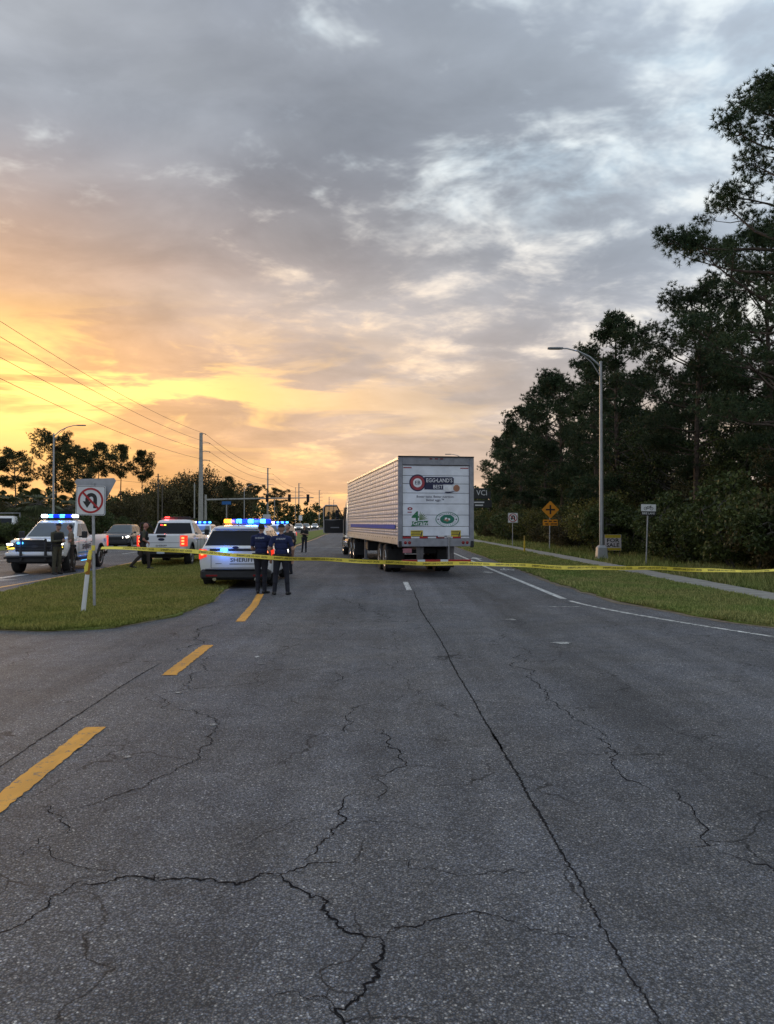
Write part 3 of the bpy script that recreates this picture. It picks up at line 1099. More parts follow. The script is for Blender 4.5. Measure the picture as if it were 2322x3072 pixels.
def make_palm(seed, H, nf, fl):
    """cabbage palm: boots on the trunk, a ball of arching fan leaves."""
    rg = np.random.default_rng(seed)
    root = empty('palm_tree', (0, 0, 0))
    mb = MB()
    mb.tube([(0, 0, 0), (0.04, 0.02, H * .5), (0.0, 0.05, H)], [0.22, 0.17, 0.20], 9)
    for i in range(26):
        a = i * 2.399
        z = H * 0.55 + H * 0.43 * i / 26
        mb.box((math.cos(a) * .19, math.sin(a) * .19, z), (.09, .09, .22))
    V = []
    for i in range(nf):
        a = i * 2.399 + rg.normal(0, .2)
        up = rg.uniform(-0.75, 0.95)
        d = np.array([math.cos(a), math.sin(a), up])
        d /= np.linalg.norm(d)
        hub = np.array([0, 0.05, H]) + d * fl * 0.45
        mb.tube([(0, .05, H), tuple(hub)], [.03, .015], 4, cap=False)
        side = np.array([-math.sin(a), math.cos(a), 0])
        for j in range(17):
            b = (j / 16 - .5) * 2.5
            q = d * math.cos(b) + side * math.sin(b)
            l = fl * .62 * (0.72 + .28 * math.cos(b))
            mid = hub + q * l * .6
            tip = hub + q * l + np.array([0, 0, -.22 * l - .1 * abs(b)])
            w = side * .035 * fl * math.cos(b * .6) + np.array([0, 0, .01])
            V += [hub, mid - w, tip, mid + w]
    mb.build('trunk', M_BARK_G, root, smooth=50)
    np_mesh('crown', np.array(V), np.arange(len(V)).reshape(-1, 4), M_PALM, root, nper=4)
    return root


_used = set()


def plant(proto, x, y, s, rz, name, label, cat, group=None, sz=None, z=0.03):
    first = proto.name not in _used
    o = proto if first else copy_tree(proto)
    _used.add(proto.name)
    if 'base' in proto:
        pass
    o.name = name
    o.location = (x, y, z)
    o.rotation_euler = (0, 0, rz)
    o.scale = (s, s, sz or s)
    tag(o, label, cat, group)
    _used.add(o.name if first else proto.name)
    return o


# the wood on the right ------------------------------------------------
PA = make_pine(3, 18.6, 0.24, 4.4, 52, 5, 30, 19, 0.20, 0.023, -0.3, padr=0.58, extra=((11.9, PI - .6, 4.7),))
PA2 = make_pine(14, 16.5, 0.32, 4.4, 40, 5, 28, 17, 0.21, 0.027, 0.5, padr=0.62)
PB = make_pine(23, 15.0, 0.22, 3.4, 36, 4, 24, 12, 0.25, 0.045, -0.4, padr=0.62)
PC = make_pine(31, 14.0, 0.28, 3.1, 30, 4, 20, 11, 0.28, 0.060, 0.2, padr=0.70)
BT1 = make_broad('broadleaf_tree', 41, 9.5, 7.0, 1.0, 110, 15000, 0.17, M_LEAF)
BT2 = make_broad('broadleaf_tree', 42, 7.5, 6.0, 0.6, 90, 13000, 0.16, M_LEAF_B)
SH1 = make_broad('shrub', 51, 3.6, 4.2, 0.1, 70, 11000, 0.13, M_LEAF_Y, trunk=False)
SH2 = make_broad('shrub', 52, 3.0, 3.6, 0.1, 60, 9000, 0.13, M_LEAF, trunk=False)
SH3 = make_broad('shrub', 53, 2.4, 3.2, 0.05, 50, 8000, 0.12, M_LEAF_B, trunk=False)

G_P = 'pines of the roadside wood on the right'
plant(PA, 14.4, 27.2, 0.95, 0.6, 'pine_tree', 'tallest and nearest pine at the right edge, its bare-stemmed branch reaching over the road', 'tree', G_P)
plant(PA2, 14.9, 37.0, 0.80, 2.0, 'pine_tree', 'broad round-topped pine rising behind the right-hand street lamp', 'tree', G_P)
plant(PA2, 18.3, 36.5, 0.95, 4.1, 'pine_tree', 'thin-crowned pine seen against the sky between the tallest pine and the round-topped pine', 'tree', G_P)
plant(PA, 17.6, 31.0, 0.70, 3.2, 'pine_tree', 'dark pine half hidden behind the tallest pine at the right edge', 'tree', G_P)
plant(PB, 14.0, 46.5, 0.97, 0.2, 'pine_tree', 'dark pine directly behind the head of the right-hand street lamp', 'tree', G_P)
plant(PB, 14.6, 54.0, 0.92, 1.9, 'pine_tree', 'pointed pine left of the right-hand street lamp head', 'tree', G_P)
plant(PC, 13.9, 61.0, 0.98, 2.9, 'pine_tree', 'slim pine next to the pointed pine, on its left', 'tree', G_P)
plant(PB, 14.4, 70.0, 1.0, 4.6, 'pine_tree', 'feathery pine above the orange crossroads sign', 'tree', G_P)
plant(PC, 13.8, 80.0, 1.0, 5.5, 'pine_tree', 'pine above the small no-turn sign near the truck', 'tree', G_P)
plant(PC, 14.9, 92.0, 0.95, 0.9, 'pine_tree', 'last but one pine of the wood towards the truck', 'tree', G_P)
plant(PC, 15.6, 104.0, 0.92, 3.9, 'pine_tree', 'farthest pine of the wood, its branches reaching towards the truck corner', 'tree', G_P)
_bk = random.Random(5)
for i in range(17):
    y = 30 + i * 5.2 + _bk.uniform(-2, 2)
    pr = (PB, PC)[i % 2]
    plant(pr, 19.5 + _bk.uniform(-2, 6), y, _bk.uniform(.72, .98), _bk.uniform(0, 6), 'pine_tree', 'dark pine deep in the wood behind the front row of pines', 'tree', 'pines deep in the wood')
for i in range(15):
    y = 25 + i * 5.6 + _bk.uniform(-1.5, 1.5)
    pr = (BT1, BT2)[i % 2]
    plant(pr, 15.6 + _bk.uniform(-.5, 2.5), y, _bk.uniform(.72, 1.0), _bk.uniform(0, 6), 'broadleaf_tree', 'dark leafy understory tree between the pine trunks of the wood', 'tree', 'understory trees of the wood')
for i in range(44):
    y = 21.5 + 88 * (i / 44) ** 1.15 + _bk.uniform(-.8, .8)
    pr = (SH1, SH2, SH3)[_bk.choice([0, 0, 1, 1, 2])]
    x = (12.6 if y > 30 else 13.2) + _bk.uniform(-.5, 1.6)
    plant(pr, x, y, _bk.uniform(.7, 1.2), _bk.uniform(0, 6), 'shrub', 'dense dark shrub in the thicket at the foot of the wood', 'shrub', 'shrubs of the roadside thicket')

# trees across the opposite carriageway ---------------------------------
LP1 = make_pine(61, 13.0, 0.52, 3.7, 28, 4, 18, 9, 0.34, 0.060, 0.4, M_NEED_L, r0=0.20, zf=.9, padr=0.55)
LP2 = make_pine(62, 13.0, 0.66, 1.9, 20, 4, 15, 9, 0.30, 0.060, 0.2, M_NEED_L, r0=0.13, zf=.9, padr=0.50)
LP3 = make_pine(63, 11.5, 0.58, 3.5, 22, 4, 16, 9, 0.34, 0.060, 0.9, M_NEED_L, r0=0.18, padr=0.55, lean=0.04)
LB1 = make_broad('broadleaf_tree', 71, 6.2, 6.5, 0.3, 90, 9000, 0.24, M_LEAF)
LB2 = make_broad('broadleaf_tree', 72, 8.0, 7.0, 0.8, 100, 10000, 0.24, M_LEAF_B)
PM = make_palm(81, 3.4, 30, 2.1)
G_L = 'tall pines across the opposite carriageway'
for pr, px, py, Y, lab in (
        (LP3, 35, 982, 88, 'low wide pine with an open crown at the left edge'),
        (LP1, 122, 944, 92, 'large dark pine behind the left street lamp'),
        (LP1, 168, 972, 88, 'dense pine just right of the left street lamp'),
        (LP2, 211, 957, 98, 'leftmost of the three slim lollipop pines'),
        (LP2, 258, 962, 96, 'middle one of the three slim lollipop pines'),
        (LP2, 309, 974, 98, 'rightmost of the three slim lollipop pines'),
        (LP3, -30, 985, 86, 'pine cut by the left edge of the picture'),
        (LP2, 492, 1030, 120, 'spindly pine right of the big concrete utility pole'),
        (LP3, 545, 1049, 175, 'small umbrella pine above the traffic-signal arm'),
        (LP3, 600, 1058, 210, 'farther umbrella pine right of the second utility pole')):
    X = (px - 836) / 1666 * Y
    Hh = (1130 - py) / 1666 * Y + 1.8
    plant(pr, X, Y, Hh / {LP1: 13.0, LP2: 13.0, LP3: 11.5}[pr], _bk.uniform(0, 6), 'pine_tree', lab, 'tree', G_L)
for pr, px, py, Y, sc, lab in (
        (LB2, 436, 1004, 150, 1.62, 'big round dark tree behind the concrete utility pole'),
        (LB2, 385, 1025, 146, 1.42, 'rounded tree left of the concrete utility pole'),
        (LB2, 345, 1045, 140, 1.2, 'brownish tree below the rightmost lollipop pine')):
    plant(pr, (px - 836) / 1666 * Y, Y, sc, _bk.uniform(0, 6), 'broadleaf_tree', lab, 'tree', 'leafy trees across the opposite carriageway')
for i in range(16):
    px = -40 + i * 36
    Y = 84 + _bk.uniform(-3, 16) + (58 if i > 9 else 0)
    plant((LB1, LB2)[i % 2], (px - 836) / 1666 * Y, Y, _bk.uniform(.72, 1.02) * (.78 if i < 10 else 1.35), _bk.uniform(0, 6), 'broadleaf_tree',
          'dark tree in the low leafy belt behind the patrol pickups', 'tree', 'low tree belt across the opposite carriageway')
for px, Y, s in ((28, 74, 1.0), (85, 72, 1.08), (150, 76, .98)):
    plant(PM, (px - 836) / 1666 * Y, Y, s, _bk.uniform(0, 6), 'palm_tree', {28: 'palm at the left edge beyond the white truck', 85: 'drooping palm left of the left street lamp pole', 150: 'palm right of the left street lamp pole'}[px], 'palm tree', 'palms across the opposite carriageway')
for i in range(20):
    px = -60 + i * 27
    Y = (61 if i < 5 else 68) + _bk.uniform(-2, 3) + max(0, i - 8) * 4
    plant((SH2, SH3)[i % 2], (px - 836) / 1666 * Y, Y, _bk.uniform(.75, 1.05) * (.72 if i < 5 else 1), _bk.uniform(0, 6), 'shrub', 'low dark hedge shrub along the far side of the opposite carriageway', 'shrub', 'hedge shrubs across the opposite carriageway')


# the far wood that closes the road ---------------------------------------
def far_wood():
    rg = np.random.default_rng(91)
    V = []
    for x0, x1, y, h in ((-120, -34, 190, 9.5), (-62, -24, 280, 9.0), (-44, 8, 420, 8.5), (-30, 40, 560, 10), (16, 60, 130, 9.5), (10, 60, 210, 11), (4, 60, 330, 11)):
        n = int((x1 - x0) / 1.7)
        for i in range(n):
            cx = x0 + (x1 - x0) * (i + rg.random()) / n
            hh = h * rg.uniform(0.6, 1.15)
            for j in range(7):
                c = np.array([cx + rg.normal(0, 1.3), y + rg.normal(0, 3), hh * (0.12 + 0.85 * (j + rg.random()) / 7)])
                r_ = (2.2 - 1.3 * j / 7) * rg.uniform(.7, 1.2)
                k = 70
                q = unit(rg, k) * (rg.random((k, 1)) ** .4) * r_
                V.append(leaves(c + q, rg, 0.75))
    V = np.concatenate(V)
    V[:, 2] = np.maximum(V[:, 2], 0.05)
    o = np_mesh('far_wood', V, np.arange(len(V)).reshape(-1, 4), M_LEAF, nper=4)
    tag(o, 'distant dark wood closing the view at the end of the road', 'wood', kind='stuff')


far_wood()


# ================================================================== VEHICLES
M_PAINT_W = mat('white_car_paint', (0.74, 0.75, 0.77), 0.28, var=0.04, vscale=2, coat=0.6)
M_PAINT_D = mat('dark_grey_car_paint', (0.035, 0.038, 0.045), 0.25, var=0.05, vscale=2, coat=0.7)
M_PAINT_S = mat('silver_car_paint', (0.42, 0.43, 0.45), 0.3, metal=0.5, var=0.04, vscale=2, coat=0.5)
M_BLK = mat('black_plastic', (0.016, 0.016, 0.018), 0.6, var=0.25, vscale=8)
M_TYRE = mat('tyre_rubber', (0.020, 0.020, 0.021), 0.85, var=0.3, vscale=12, bump=0.3, bscale=40)
M_GLASS = mat('tinted_glass', (0.012, 0.014, 0.019), 0.12, var=0.1, vscale=2, spec=0.22)
M_GLASS_L = mat('clear_window_glass', (0.075, 0.09, 0.10), 0.06, var=0.1, vscale=2, spec=0.6)
M_CHROME = mat('chrome', (0.62, 0.63, 0.65), 0.18, metal=1.0, var=0.05)
M_ALU = mat('brushed_aluminium', (0.55, 0.56, 0.58), 0.34, metal=0.9, var=0.12, vscale=4)
M_STEEL = mat('galvanised_steel', (0.33, 0.34, 0.36), 0.5, metal=0.6, var=0.15, vscale=6)
M_FRAME = mat('grey_frame_paint', (0.23, 0.235, 0.26), 0.5, var=0.18, vscale=4)
M_SEAM = mat('panel_gap', (0.05, 0.05, 0.055), 0.8, var=0.1)
M_NAVY = mat('navy_print', (0.010, 0.013, 0.055), 0.5, var=0.1)
M_DECAL = mat('dark_decal', (0.030, 0.032, 0.038), 0.5, var=0.1)
M_TAIL = mat('tail_lamp_lit', (0.45, 0.01, 0.008), 0.25, emit=(1.0, 0.05, 0.02), estr=0.7)
M_TAIL_HOT = mat('tail_lamp_core', (0.8, 0.2, 0.08), 0.25, emit=(1.0, 0.20, 0.06), estr=2.6)
M_TAIL_OFF = mat('tail_lamp_off', (0.20, 0.008, 0.012), 0.2, var=0.05)
M_HEAD = mat('head_lamp_lit', (0.9, 0.9, 0.85), 0.2, emit=(1.0, 0.93, 0.8), estr=5.0)
M_AMBER = mat('amber_lamp_lit', (0.9, 0.7, 0.1), 0.2, emit=(1.0, 0.72, 0.06), estr=1.6)
M_ORANGE = mat('orange_beacon_lit', (0.4, 0.12, 0.0), 0.3, emit=(1.0, 0.40, 0.03), estr=2.2)
M_BLUE = mat('blue_beacon_lit', (0.0, 0.02, 0.25), 0.3, emit=(0.0, 0.03, 1.0), estr=0.9)
M_CYAN = mat('blue_beacon_core', (0.0, 0.1, 0.3), 0.3, emit=(0.06, 0.46, 1.0), estr=3.6)
M_WBEAC = mat('white_beacon_lit', (0.9, 0.95, 1.0), 0.2, emit=(0.85, 0.93, 1.0), estr=6.0)
M_REDB = mat('red_beacon_lit', (0.9, 0.05, 0.05), 0.2, emit=(1.0, 0.05, 0.04), estr=3.0)
M_PLATE = mat('licence_plate', (0.55, 0.62, 0.70), 0.4, var=0.1, vscale=20)


def cut(o, cutters):
    """subtract closed meshes from o for good."""
    for c in cutters:
        md = o.modifiers.new('cut', 'BOOLEAN')
        md.operation = 'DIFFERENCE'
        md.solver = 'EXACT'
        md.object = c
    dg = bpy.context.evaluated_depsgraph_get()
    dg.update()
    me = bpy.data.meshes.new_from_object(o.evaluated_get(dg))
    o.modifiers.clear()
    old = o.data
    o.data = me
    bpy.data.meshes.remove(old)
    for c in cutters:
        cm = c.data
        bpy.data.objects.remove(c)
        bpy.data.meshes.remove(cm)
    me.polygons.foreach_set('use_smooth', [True] * len(me.polygons))
    me.set_sharp_from_angle(angle=R(28))


def rrect(hw, y0, y1, z, r_=0.15, n=3):
    """ring of a rounded rectangle, half width hw, from y0 to y1."""
    out = []
    for cx, cy, a0 in ((hw - r_, y1 - r_, 0), (-hw + r_, y1 - r_, 90), (-hw + r_, y0 + r_, 180), (hw - r_, y0 + r_, 270)):
        for k in range(n + 1):
            a = R(a0 + 90 * k / n)
            out.append((cx + r_ * math.cos(a), cy + r_ * math.sin(a), z))
    return out


def section(y, w, zb, zs, zt):
    half = [(w * .84, zb), (w * .965, zb + .09), (w, zb + .30), (w * .995, zs - .10), (w * .968, zs), (w * .90, zt)]
    return [(q[0], y, q[1]) for q in half] + [(-q[0], y, q[1]) for q in half[::-1]]


def wheel(parent, x, y, r_, wd, rimm, side):
    mb = MB()
    s_ = side
    prof = [(r_ * .60, -wd * .42), (r_ * .93, -wd * .5), (r_, -wd * .36), (r_, wd * .36), (r_ * .93, wd * .5), (r_ * .60, wd * .42)]
    mb.lathe(prof, 28, None, 0, axis='X')
    o = mb.build('wheel', M_TYRE, parent, smooth=40)
    o.location = (x, y, r_)
    mb = MB()
    mb.lathe([(r_ * .62, wd * .36 * s_), (r_ * .60, wd * .47 * s_), (r_ * .54, wd * .44 * s_), (r_ * .50, wd * .25 * s_), (r_ * .12, wd * .30 * s_), (r_ * .10, wd * .40 * s_)], 24, None, 0, axis='X')
    for k in range(5):
        a = 2 * PI * k / 5
        M = Matrix.Rotation(a, 4, 'X')
        mb.box((wd * .36 * s_, 0, r_ * .33), (wd * .12, r_ * .15, r_ * .46), .01, M)
    mb.build('rim', rimm, o, smooth=40)
    return o


def plate(name, parent, pts, m, d, th=0.012):
    """thin panel through pts (planar), pulled out along d."""
    d = Vector(d).normalized() * th
    n = len(pts)
    vs = [Vector(q) for q in pts] + [Vector(q) + d for q in pts]
    fs = [tuple(range(n))[::-1], tuple(range(n, 2 * n))] + [(k, (k + 1) % n, n + (k + 1) % n, n + k) for k in range(n)]
    mb = MB()
    mb.add(vs, fs)
    o = mb.build(name, m, parent)
    bm = bmesh.new()
    bm.from_mesh(o.data)
    bmesh.ops.recalc_face_normals(bm, faces=bm.faces)
    bm.to_mesh(o.data)
    bm.free()
    return o


def lettering(name, parent, s, size, M, m, bold=0.0, sx=1.0, align='CENTER'):
    mb = MB()
    vs, fs = text_geo(s, size, align, bold, sx)
    mb.add(vs, fs, M)
    return mb.build(name, m, parent)


def light_bar(parent, y, z, w, mods, d=0.26, h=0.13):
    """roof bar with lit modules: mods = list of (x centre, width, material)."""
    mb = MB()
    mb.box((0, y, z + .015), (w + .06, d + .02, .05), .012)
    mb.box((0, y, z - .03), (w * .7, .08, .06), .01)
    b = mb.build('light_bar', M_BLK, parent)
    for x, ww, m in mods:
        q = MB()
        q.box((x, y, z + .035 + h / 2), (ww, d * .96, h), .025)
        q.build('light_module', m, b)
    return b


def lamp(parent, loc, col, e, r_=0.12):
    """the light a beacon really throws."""
    l = bpy.data.lights.new('beacon_light', 'POINT')
    l.energy = e
    l.color = col
    l.shadow_soft_size = r_
    o = bpy.data.objects.new('beacon_light', l)
    COL.objects.link(o)
    o.parent = parent
    o.location = loc
    return o


# ------------------------------------------------------------------ sport utility vehicle
def make_suv(paint, police, simple=False):
    root = empty('police_suv' if police else 'car', (0, 0, 0))
    mb = MB()
    st = [(-2.47, .90, .46, 1.04, 1.10), (-2.43, .955, .40, 1.06, 1.13), (-2.2, .985, .32, 1.05, 1.12), (-1.0, .99, .28, 1.03, 1.10), (0.6, .99, .28, 1.00, 1.08), (1.15, .985, .28, .99, 1.08),
          (1.7, .98, .28, .95, 1.04), (2.15, .955, .30, .88, .98), (2.38, .90, .34, .80, .92), (2.47, .80, .40, .74, .84)]
    mb.loft([section(*q) for q in st])
    body = mb.build('body', [paint, M_BLK], root)
    cs = []
    for y in (1.50, -1.50):
        for s_ in (-1, 1):
            c = MB()
            c.lathe([(.445, -.2), (.445, .2)], 30, Matrix.Translation((s_ * .92, y, .40)), 1, axis='X')
            cs.append(c.build('cutter', [paint, M_BLK], None))
            COL.objects.unlink(cs[-1]) if False else None
    cut(body, cs)
    # greenhouse
    mb = MB()
    mb.loft([rrect(.905, -2.42, 1.20, 1.075, .10), rrect(.70, -2.18, .32, 1.60, .12), rrect(.655, -2.13, .20, 1.665, .14), rrect(.58, -2.02, .06, 1.70, .2), rrect(.40, -1.7, -.25, 1.72, .2)])
    mb.build('cabin', paint, root, smooth=35)
    xs = lambda z: .905 - .205 * (z - 1.075) / .525
    yr = lambda z: -2.42 + .24 * (z - 1.075) / .525
    yf = lambda z: 1.20 - .88 * (z - 1.075) / .525
    for s_ in (-1, 1):
        for (a0, a1, b0, b1) in ((0.88, 0.04, 0.22, 0.04), (-0.02, -0.90, -0.02, -0.90), (-0.98, -1.95, -0.98, -1.88)):
            q = [(s_ * xs(1.13), a0, 1.13), (s_ * xs(1.13), a1, 1.13), (s_ * xs(1.56), b1, 1.56), (s_ * xs(1.56), b0, 1.56)]
            plate('side_window', root, q, M_GLASS, (s_, 0, .38), .008)
        m_ = MB()
        m_.box((s_ * 1.06, .80, 1.12), (.20, .13, .16), .03)
        m_.box((s_ * .96, .82, 1.07), (.12, .06, .05), .01)
        m_.build('mirror', M_BLK if police else paint, root, smooth=40)
        for yy in (0.95, 0.0, -0.95):
            m_ = MB()
            m_.box((s_ * .993, yy, .72), (.006, .012, .62))
            m_.build('door_gap', M_SEAM, root)
        for yy in (0.15, -0.80):
            m_ = MB()
            m_.box((s_ * .998, yy, .93), (.03, .20, .035), .01)
            m_.build('door_handle', M_BLK if police else paint, root)
        # rear lamp wraps the corner
        tl = MB()
        tl.loft([[(s_ * .992, -2.20, .80), (s_ * .992, -2.20, 1.05), (s_ * .965, -2.20, 1.06), (s_ * .965, -2.2, .79)][::s_],
                 [(s_ * .975, -2.43, .79), (s_ * .975, -2.43, 1.06), (s_ * .94, -2.42, 1.07), (s_ * .94, -2.42, .78)][::s_],
                 [(s_ * .93, -2.488, .79), (s_ * .93, -2.488, 1.07), (s_ * .93, -2.45, 1.07), (s_ * .93, -2.45, .79)][::s_],
                 [(s_ * .76, -2.488, .86), (s_ * .76, -2.488, 1.05), (s_ * .76, -2.45, 1.05), (s_ * .76, -2.45, .86)][::s_]])
        t_ = tl.build('tail_light', M_TAIL, root)
        c = MB()
        c.box((s_ * .88, -2.49, .97), (.07, .02, .15), .006)
        c.build('lamp_core', M_TAIL_HOT, t_)
        hl = MB()
        hl.loft([[(s_ * .55, 2.475, .72), (s_ * .55, 2.475, .84), (s_ * .55, 2.40, .86), (s_ * .55, 2.40, .72)][::-s_],
                 [(s_ * .86, 2.425, .74), (s_ * .86, 2.425, .86), (s_ * .86, 2.35, .88), (s_ * .86, 2.35, .74)][::-s_],
                 [(s_ * .945, 2.20, .80), (s_ * .945, 2.20, .90), (s_ * .92, 2.20, .90), (s_ * .92, 2.20, .80)][::-s_]])
        hl.build('headlight', M_HEAD, root)
    plate('rear_window', root, [(-.82, yr(1.16), 1.16), (.82, yr(1.16), 1.16), (.655, yr(1.56), 1.56), (-.655, yr(1.56), 1.56)], M_GLASS, (0, -1, .45), .008)
    plate('windshield', root, [(-.80, yf(1.13), 1.13), (.80, yf(1.13), 1.13), (.635, yf(1.57), 1.57), (-.635, yf(1.57), 1.57)], M_GLASS_L, (0, .55, 1), .008)
    mb = MB()
    mb.box((0, -2.19, 1.635), (1.22, .22, .05), .02)
    mb.build('spoiler', paint, root)
    mb = MB()
    mb.box((0, -2.475, 1.045), (1.36, .03, .065), .01)
    mb.build('trim_band', M_BLK, root)
    mb = MB()
    mb.box((0, -2.43, .37), (1.86, .20, .28), .06)
    mb.box((0, -2.50, .50), (1.60, .08, .05), .02)
    mb.build('rear_bumper', M_BLK, root, smooth=40)
    mb = MB()
    mb.box((0, 2.42, .42), (1.70, .14, .26), .05)
    mb.build('front_bumper', M_BLK, root, smooth=40)
    mb = MB()
    mb.box((0, 2.465, .68), (1.05, .03, .22), .02)
    for k in range(4):
        mb.box((0, 2.485, .61 + k * .045), (1.0, .012, .012))
    mb.build('grille', M_BLK, root)
    mb = MB()
    mb.box((0, 0, .24), (1.7, 4.2, .10))
    mb.build('underbody', M_BLK, root)
    if not simple:
        mb = MB()
        mb.box((0, -2.462, .72), (1.28, .012, .34), .004)
        mb.build('tailgate_panel', paint, root)
        for s_ in (-1, 1):
            mb = MB()
            mb.box((s_ * .645, -2.472, .72), (.010, .008, .34))
            mb.build('panel_gap', M_SEAM, root)
            mb = MB()
            mb.tube([(s_ * .55, -2.52, .24), (s_ * .55, -2.36, .24)], .05, 12)
            mb.build('exhaust_tip', M_CHROME, root, smooth=40)
            mb = MB()
            mb.box((s_ * .62, -2.535, .34), (.30, .012, .05), .004)
            mb.build('reflector', M_TAIL_OFF, root)
        mb = MB()
        mb.box((0, -2.472, .548), (1.29, .008, .010))
        mb.build('panel_gap', M_SEAM, root)
        mb = MB()
        mb.prism(oval(.085, .035, 20), .01, frame((0, -2.48, 1.11), (1, 0, 0), (0, 0, 1)))
        mb.build('badge', M_NAVY, root)
        mb = MB()
        mb.tube([(0, -1.95, 1.70), (0, -2.0, 1.80), (0, -2.12, 1.83)], .012, 5)
        mb.build('antenna', M_BLK, root)
    for y in (1.50, -1.50):
        for s_ in (-1, 1):
            wheel(root, s_ * .865, y, .385, .26, M_BLK if police else M_ALU, s_)
    return root


# ------------------------------------------------------------------ crew-cab pickup
def make_pickup():
    root = empty('police_pickup', (0, 0, 0))
    P = M_PAINT_W
    mb = MB()
    st = [(-2.93, .93, .62, 1.24, 1.32), (-2.88, .985, .56, 1.25, 1.34), (-2.4, 1.005, .52, 1.25, 1.34), (-.62, 1.005, .46, 1.24, 1.33), (-.58, 1.005, .46, 1.20, 1.27), (1.2, 1.005, .46, 1.18, 1.26),
          (1.55, 1.005, .48, 1.17, 1.26), (2.35, 1.00, .52, 1.12, 1.23), (2.75, .97, .55, 1.06, 1.17), (2.86, .92, .60, 1.02, 1.10)]
    mb.loft([section(*q) for q in st])
    body = mb.build('body', [P, M_BLK], root)
    cs = []
    for y in (1.98, -1.72):
        for s_ in (-1, 1):
            c = MB()
            c.lathe([(.50, -.25), (.50, .25)], 30, Matrix.Translation((s_ * .92, y, .46)), 1, axis='X')
            cs.append(c.build('cutter', [P, M_BLK], None))
    c = MB()
    c.box((0, -1.75, 1.35), (1.66, 2.10, .90), 0, None, 1)
    cs.append(c.build('cutter', [P, M_BLK], None))
    cut(body, cs)
    mb = MB()
    mb.loft([rrect(.915, -.60, 1.42, 1.255, .08), rrect(.735, -.46, .58, 1.83, .12), rrect(.69, -.42, .48, 1.895, .14), rrect(.6, -.32, .32, 1.93, .18), rrect(.4, -.1, .1, 1.945, .09)])
    mb.build('cabin', P, root, smooth=35)
    xs = lambda z: .915 - .18 * (z - 1.255) / .575
    yf = lambda z: 1.42 - .84 * (z - 1.255) / .575
    yr = lambda z: -.60 + .14 * (z - 1.255) / .575
    for s_ in (-1, 1):
        for (a0, a1, b0, b1) in ((1.10, 0.30, 0.52, 0.30), (0.22, -0.46, 0.22, -0.40)):
            q = [(s_ * xs(1.31), a0, 1.31), (s_ * xs(1.31), a1, 1.31), (s_ * xs(1.78), b1, 1.78), (s_ * xs(1.78), b0, 1.78)]
            plate('side_window', root, q, M_GLASS_L, (s_, 0, .3), .008)
        m_ = MB()
        m_.box((s_ * 1.15, 1.00, 1.37), (.20, .12, .26), .03)
        m_.box((s_ * 1.02, 1.02, 1.29), (.14, .06, .06), .01)
        m_.build('mirror', M_BLK, root, smooth=40)
        for yy in (1.22, 0.26, -.52):
            m_ = MB()
            m_.box((s_ * 1.010, yy, .86), (.006, .012, .72))
            m_.build('door_gap', M_SEAM, root)
        for yy in (0.40, -.36):
            m_ = MB()
            m_.box((s_ * 1.012, yy, 1.08), (.03, .20, .04), .01)
            m_.build('door_handle', M_CHROME, root)
        m_ = MB()
        m_.box((s_ * .96, .35, .42), (.14, 1.9, .05), .015)
        m_.build('running_board', M_BLK, root)
        t_ = MB()
        t_.loft([[(s_ * 1.01, -2.70, .84), (s_ * 1.01, -2.70, 1.27), (s_ * .98, -2.70, 1.27), (s_ * .98, -2.70, .84)][::s_],
                 [(s_ * .995, -2.90, .84), (s_ * .995, -2.90, 1.28), (s_ * .96, -2.88, 1.28), (s_ * .96, -2.88, .84)][::s_],
                 [(s_ * .95, -2.955, .84), (s_ * .95, -2.955, 1.28), (s_ * .95, -2.91, 1.28), (s_ * .95, -2.91, .84)][::s_],
                 [(s_ * .76, -2.955, .84), (s_ * .76, -2.955, 1.28), (s_ * .76, -2.91, 1.28), (s_ * .76, -2.91, .84)][::s_]])
        tt = t_.build('tail_light', M_TAIL, root)
        for zz in (.94, 1.06, 1.18):
            c = MB()
            c.box((s_ * .86, -2.958, zz), (.11, .012, .07), .004)
            c.build('lamp_core', M_TAIL_HOT, tt)
        # C-shaped head lamp
        h_ = MB()
        h_.box((s_ * .835, 2.855, .98), (.30, .06, .26), .03)
        hh = h_.build('headlight', M_BLK, root)
        c = MB()
        c.box((s_ * .86, 2.888, 1.055), (.22, .02, .06), .01)
        c.build('lamp_core', M_HEAD, hh)
        c = MB()
        c.box((s_ * .83, 2.888, .925), (.26, .02, .09), .01)
        c.build('turn_lamp', M_AMBER, hh)
        # flared arches
        for y in (1.98, -1.72):
            a_ = MB()
            pts = [(s_ * 1.012, y + .52 * math.cos(R(t)), .46 + .52 * math.sin(R(t))) for t in range(-5, 186, 10)]
            a_.tube(pts, .022, 5)
            a_.build('wheel_arch_trim', M_BLK, root, smooth=60)
    plate('rear_window', root, [(-.80, yr(1.33), 1.33), (.80, yr(1.33), 1.33), (.685, yr(1.79), 1.79), (-.685, yr(1.79), 1.79)], M_GLASS, (0, -1, .25), .008)
    plate('windshield', root, [(-.82, yf(1.30), 1.30), (.82, yf(1.30), 1.30), (.675, yf(1.80), 1.80), (-.675, yf(1.80), 1.80)], M_GLASS_L, (0, .6, 1), .008)
    mb = MB()
    mb.box((0, -2.935, 1.04), (1.48, .05, .52), .02)
    tg = mb.build('tailgate', P, root)
    mb = MB()
    mb.box((0, -2.965, 1.25), (.36, .02, .10), .03)
    mb.build('tailgate_handle', M_BLK, tg)
    mb = MB()
    mb.prism(oval(.13, .055, 22), .012, frame((0, -2.962, 1.12), (1, 0, 0), (0, 0, 1)))
    mb.build('badge', M_NAVY, tg)
    mb = MB()
    mb.box((0, -2.962, .985), (1.44, .006, .012))
    mb.build('crease', M_SEAM, tg)
